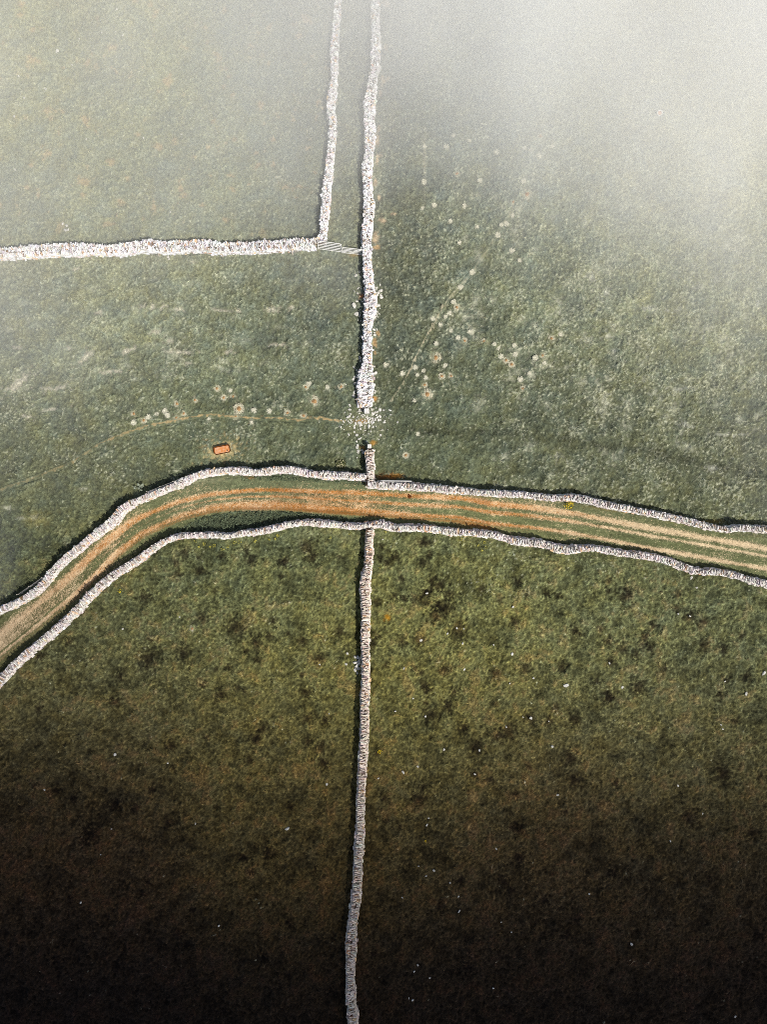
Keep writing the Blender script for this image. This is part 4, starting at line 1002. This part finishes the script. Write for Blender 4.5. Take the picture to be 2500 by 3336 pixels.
verge_mass("nettles", 9000, t_s, 0.35, 0.11, (92, 102, 78), "dark leafy nettles on the verge between the lane and its lower wall", "nettles")
verge_mass("weeds", 3500, t_n, 0.22, 0.10, (96, 108, 82), "dark leafy weeds on the verge between the lane and its upper wall", "weeds")

# ------------------------------------------------------------------ mist bank over the upper fields
def volume_mat(name, density, color, g_):
    m = bpy.data.materials.new(name); m.use_nodes = True
    nt = m.node_tree; nt.nodes.clear()
    out = nt.nodes.new("ShaderNodeOutputMaterial"); pv = nt.nodes.new("ShaderNodeVolumePrincipled")
    pv.inputs["Density Attribute"].default_value = ""
    pv.inputs["Density"].default_value = density
    pv.inputs["Color"].default_value = (*color, 1)
    pv.inputs["Anisotropy"].default_value = g_
    nt.links.new(pv.outputs["Volume"], out.inputs["Volume"])
    return m
def closed_sheet(name, qx, qy, ztop, zbot, mat):
    ny, nx = qx.shape
    top = np.stack([qx, qy, ztop], -1).reshape(-1, 3); bot = np.stack([qx, qy, np.broadcast_to(zbot, qx.shape)], -1).reshape(-1, 3)
    I = np.arange(ny * nx).reshape(ny, nx); J = I + ny * nx
    f = [np.stack([I[:-1, :-1], I[:-1, 1:], I[1:, 1:], I[1:, :-1]], -1).reshape(-1, 4), np.stack([J[:-1, :-1], J[1:, :-1], J[1:, 1:], J[:-1, 1:]], -1).reshape(-1, 4)]
    f.append(np.stack([I[0, 1:], I[0, :-1], J[0, :-1], J[0, 1:]], -1)); f.append(np.stack([I[-1, :-1], I[-1, 1:], J[-1, 1:], J[-1, :-1]], -1))
    f.append(np.stack([I[:-1, 0], I[1:, 0], J[1:, 0], J[:-1, 0]], -1)); f.append(np.stack([I[1:, -1], I[:-1, -1], J[:-1, -1], J[1:, -1]], -1))
    return mesh_np(name, np.concatenate([top, bot]), np.concatenate(f), mat, smooth=True)
HAZE_S = 0.20
TAU = {(30, 30): .42, (150, 60): .42, (300, 40): .6, (400, 30): .9, (480, 60): 1.2, (350, 150): .48, (100, 300): .36, (300, 280): .36, (450, 230): .6, (300, 400): .38, (450, 400): .34, (550, 100): 1.35, (600, 250): .8, (600, 350): .5, (600, 420): .28, (660, 490): .15,
       (60, 450): .42, (300, 490): .28, (30, 600): .34, (30, 720): .28, (150, 680): .16, (300, 600): .1, (300, 720): .06, (500, 620): .04, (500, 750): .02, (100, 850): .12, (300, 900): .02, (600, 850): .0, (760, 250): .75, (760, 60): 1.6, (760, 420): .22, (760, 330): .45,
       (900, 40): 2.1, (900, 140): 1.35, (900, 220): .7, (880, 320): .28, (880, 480): .0, (1000, 60): 2.3, (1000, 180): 1.5, (1000, 270): .8, (1000, 370): .3, (1000, 480): .06, (1000, 620): .0, (1100, 60): 2.3, (1150, 180): 1.6, (1200, 290): .95,
       (1200, 400): .38, (1200, 500): .2, (1200, 620): .06, (1350, 60): 2.5, (1400, 200): 1.8, (1400, 320): 1.0, (1400, 430): .6, (1400, 560): .26, (1400, 680): .1, (1600, 60): 2.7, (1600, 200): 2.0, (1600, 320): 1.25, (1600, 430): .9, (1600, 530): .55, (1600, 640): .3, (1600, 760): .2, (1500, 800): .06,
       (1630, 900): .12, (1300, 800): .0, (1450, 920): .0, (1100, 800): -.05, (900, 800): -.05, (500, 950): -.05, (1000, 950): -.05, (1400, 1000): -.05, (100, 1000): .03, (800, 1100): -.08, (1600, 1050): .03, (300, 1300): -.1, (800, 1400): -.1, (1500, 1400): -.1,
       (800, -150): 2.6, (300, -150): 1.6, (0, -150): 1.0, (1500, -150): 3.0, (-150, 600): .5, (1800, 500): .9, (-150, 200): .7, (-150, 1100): .1, (1800, 1000): .2, (100, 1600): -.1, (800, 1800): -.1, (1500, 1800): -.1}
hx = np.linspace(-60, 60, 121); hy = np.linspace(-14, 95, 110)
QX, QY = np.meshgrid(hx, hy)
pts, vals = [], []
for (a, b), tv in TAU.items():
    x, y = P(a * 1.508, b * 1.508); k = 1 - (max(tv, 0) / HAZE_S * 0.5) / CAM_H
    pts.append((x * k, y * k)); vals.append(tv)
tm = regress(pts, vals, QX, QY, 2.7)[..., 0]
low = np.zeros_like(QX)                                        # slow billows of the bank's top
for sc_, am in ((9.0, 0.10), (4.5, 0.07)):
    gxn = rng.standard_normal((40, 40))
    u = (QX + 70) / sc_ % 39; v_ = (QY + 20) / sc_ % 39
    i, j = u.astype(int), v_.astype(int); a, b = u - i, v_ - j
    a = a * a * (3 - 2 * a); b = b * b * (3 - 2 * b)
    low += am * (gxn[j, i] * (1 - a) * (1 - b) + gxn[j, i + 1] * a * (1 - b) + gxn[j + 1, i] * (1 - a) * b + gxn[j + 1, i + 1] * a * b)
tm = np.where(tm > 0.5, 0.5 + (tm - 0.5) * 0.44, tm) * (1 + low)
ztop = np.maximum(tm / HAZE_S - 0.1, -0.6)
haze = closed_sheet("haze", QX, QY, ztop, -1.0, volume_mat("mist_air", HAZE_S, (0.985, 0.985, 0.965), 0.0))
put(haze, label="pale mist bank drifting over the upper fields", cat="mist", kind="stuff")

# ------------------------------------------------------------------ added unseen absorbing volume, shaped so that it darkens the lower fields
SHADE_Z, SHADE_S = 165.0, 0.05
LIGHT = {(100, 1250): .85, (400, 1200): .97, (800, 1200): 1.0, (1300, 1200): 1.0, (1600, 1200): 1.0, (100, 1400): .72, (400, 1350): .95, (800, 1350): 1.0, (1200, 1350): 1.0, (1600, 1350): .9,
         (200, 1520): .42, (600, 1520): .68, (1000, 1520): .82, (1500, 1520): .68, (200, 1700): .20, (600, 1700): .36, (1000, 1700): .44, (1500, 1700): .38, (200, 1880): .06, (700, 1880): .19, (1000, 1880): .14, (1500, 1880): .12,
         (200, 2050): .03, (700, 2050): .09, (1100, 2050): .08, (1600, 2050): .07, (200, 2250): .02, (800, 2250): .05, (1500, 2250): .04, (200, 2600): .02, (800, 2600): .02, (1500, 2600): .02, (-200, 1700): .25, (-200, 2200): .03, (1900, 1700): .42, (1900, 2200): .06,
         (800, 1000): 1.0, (100, 1050): 1.0, (1600, 1000): 1.0, (800, 600): 1.0, (800, 3200): .02, (-400, 2900): .02, (2000, 2900): .02}
cot = 1 / math.tan(R(SUN_EL)); zm = SHADE_Z + 12
shx, shy = zm * cot * math.sin(R(SUN_AZ)), zm * cot * math.cos(R(SUN_AZ))
cx_ = np.linspace(-70, 240, 125); cy_ = np.linspace(-330, -60, 109)
CX, CY = np.meshgrid(cx_, cy_)
pts = [(x + shx, y + shy) for x, y in fv(list(LIGHT.keys()))]
tc_ = regress(pts, [-math.log(v_) for v_ in LIGHT.values()], CX, CY, 6.0)[..., 0]
edge = np.minimum.reduce([smooth01(CX, -70, -45), 1 - smooth01(CX, 200, 240), smooth01(CY, -330, -290), np.ones_like(CX)])
bil = 1 + 0.06 * np.sin(CX * 0.31 + np.sin(CY * 0.17)) * np.sin(CY * 0.27 + 1.3)
thick = np.maximum(tc_ * math.sin(R(SUN_EL)) / SHADE_S * edge * bil, 0.02)
cl = closed_sheet("shade_volume", CX, CY, SHADE_Z + thick * 0.6, SHADE_Z - thick * 0.4, volume_mat("shade_absorber", SHADE_S, (0.35, 0.35, 0.36), 0.0))
put(cl, label="added dark volume out of view, shading the lower fields", cat="shade_volume", kind="stuff")
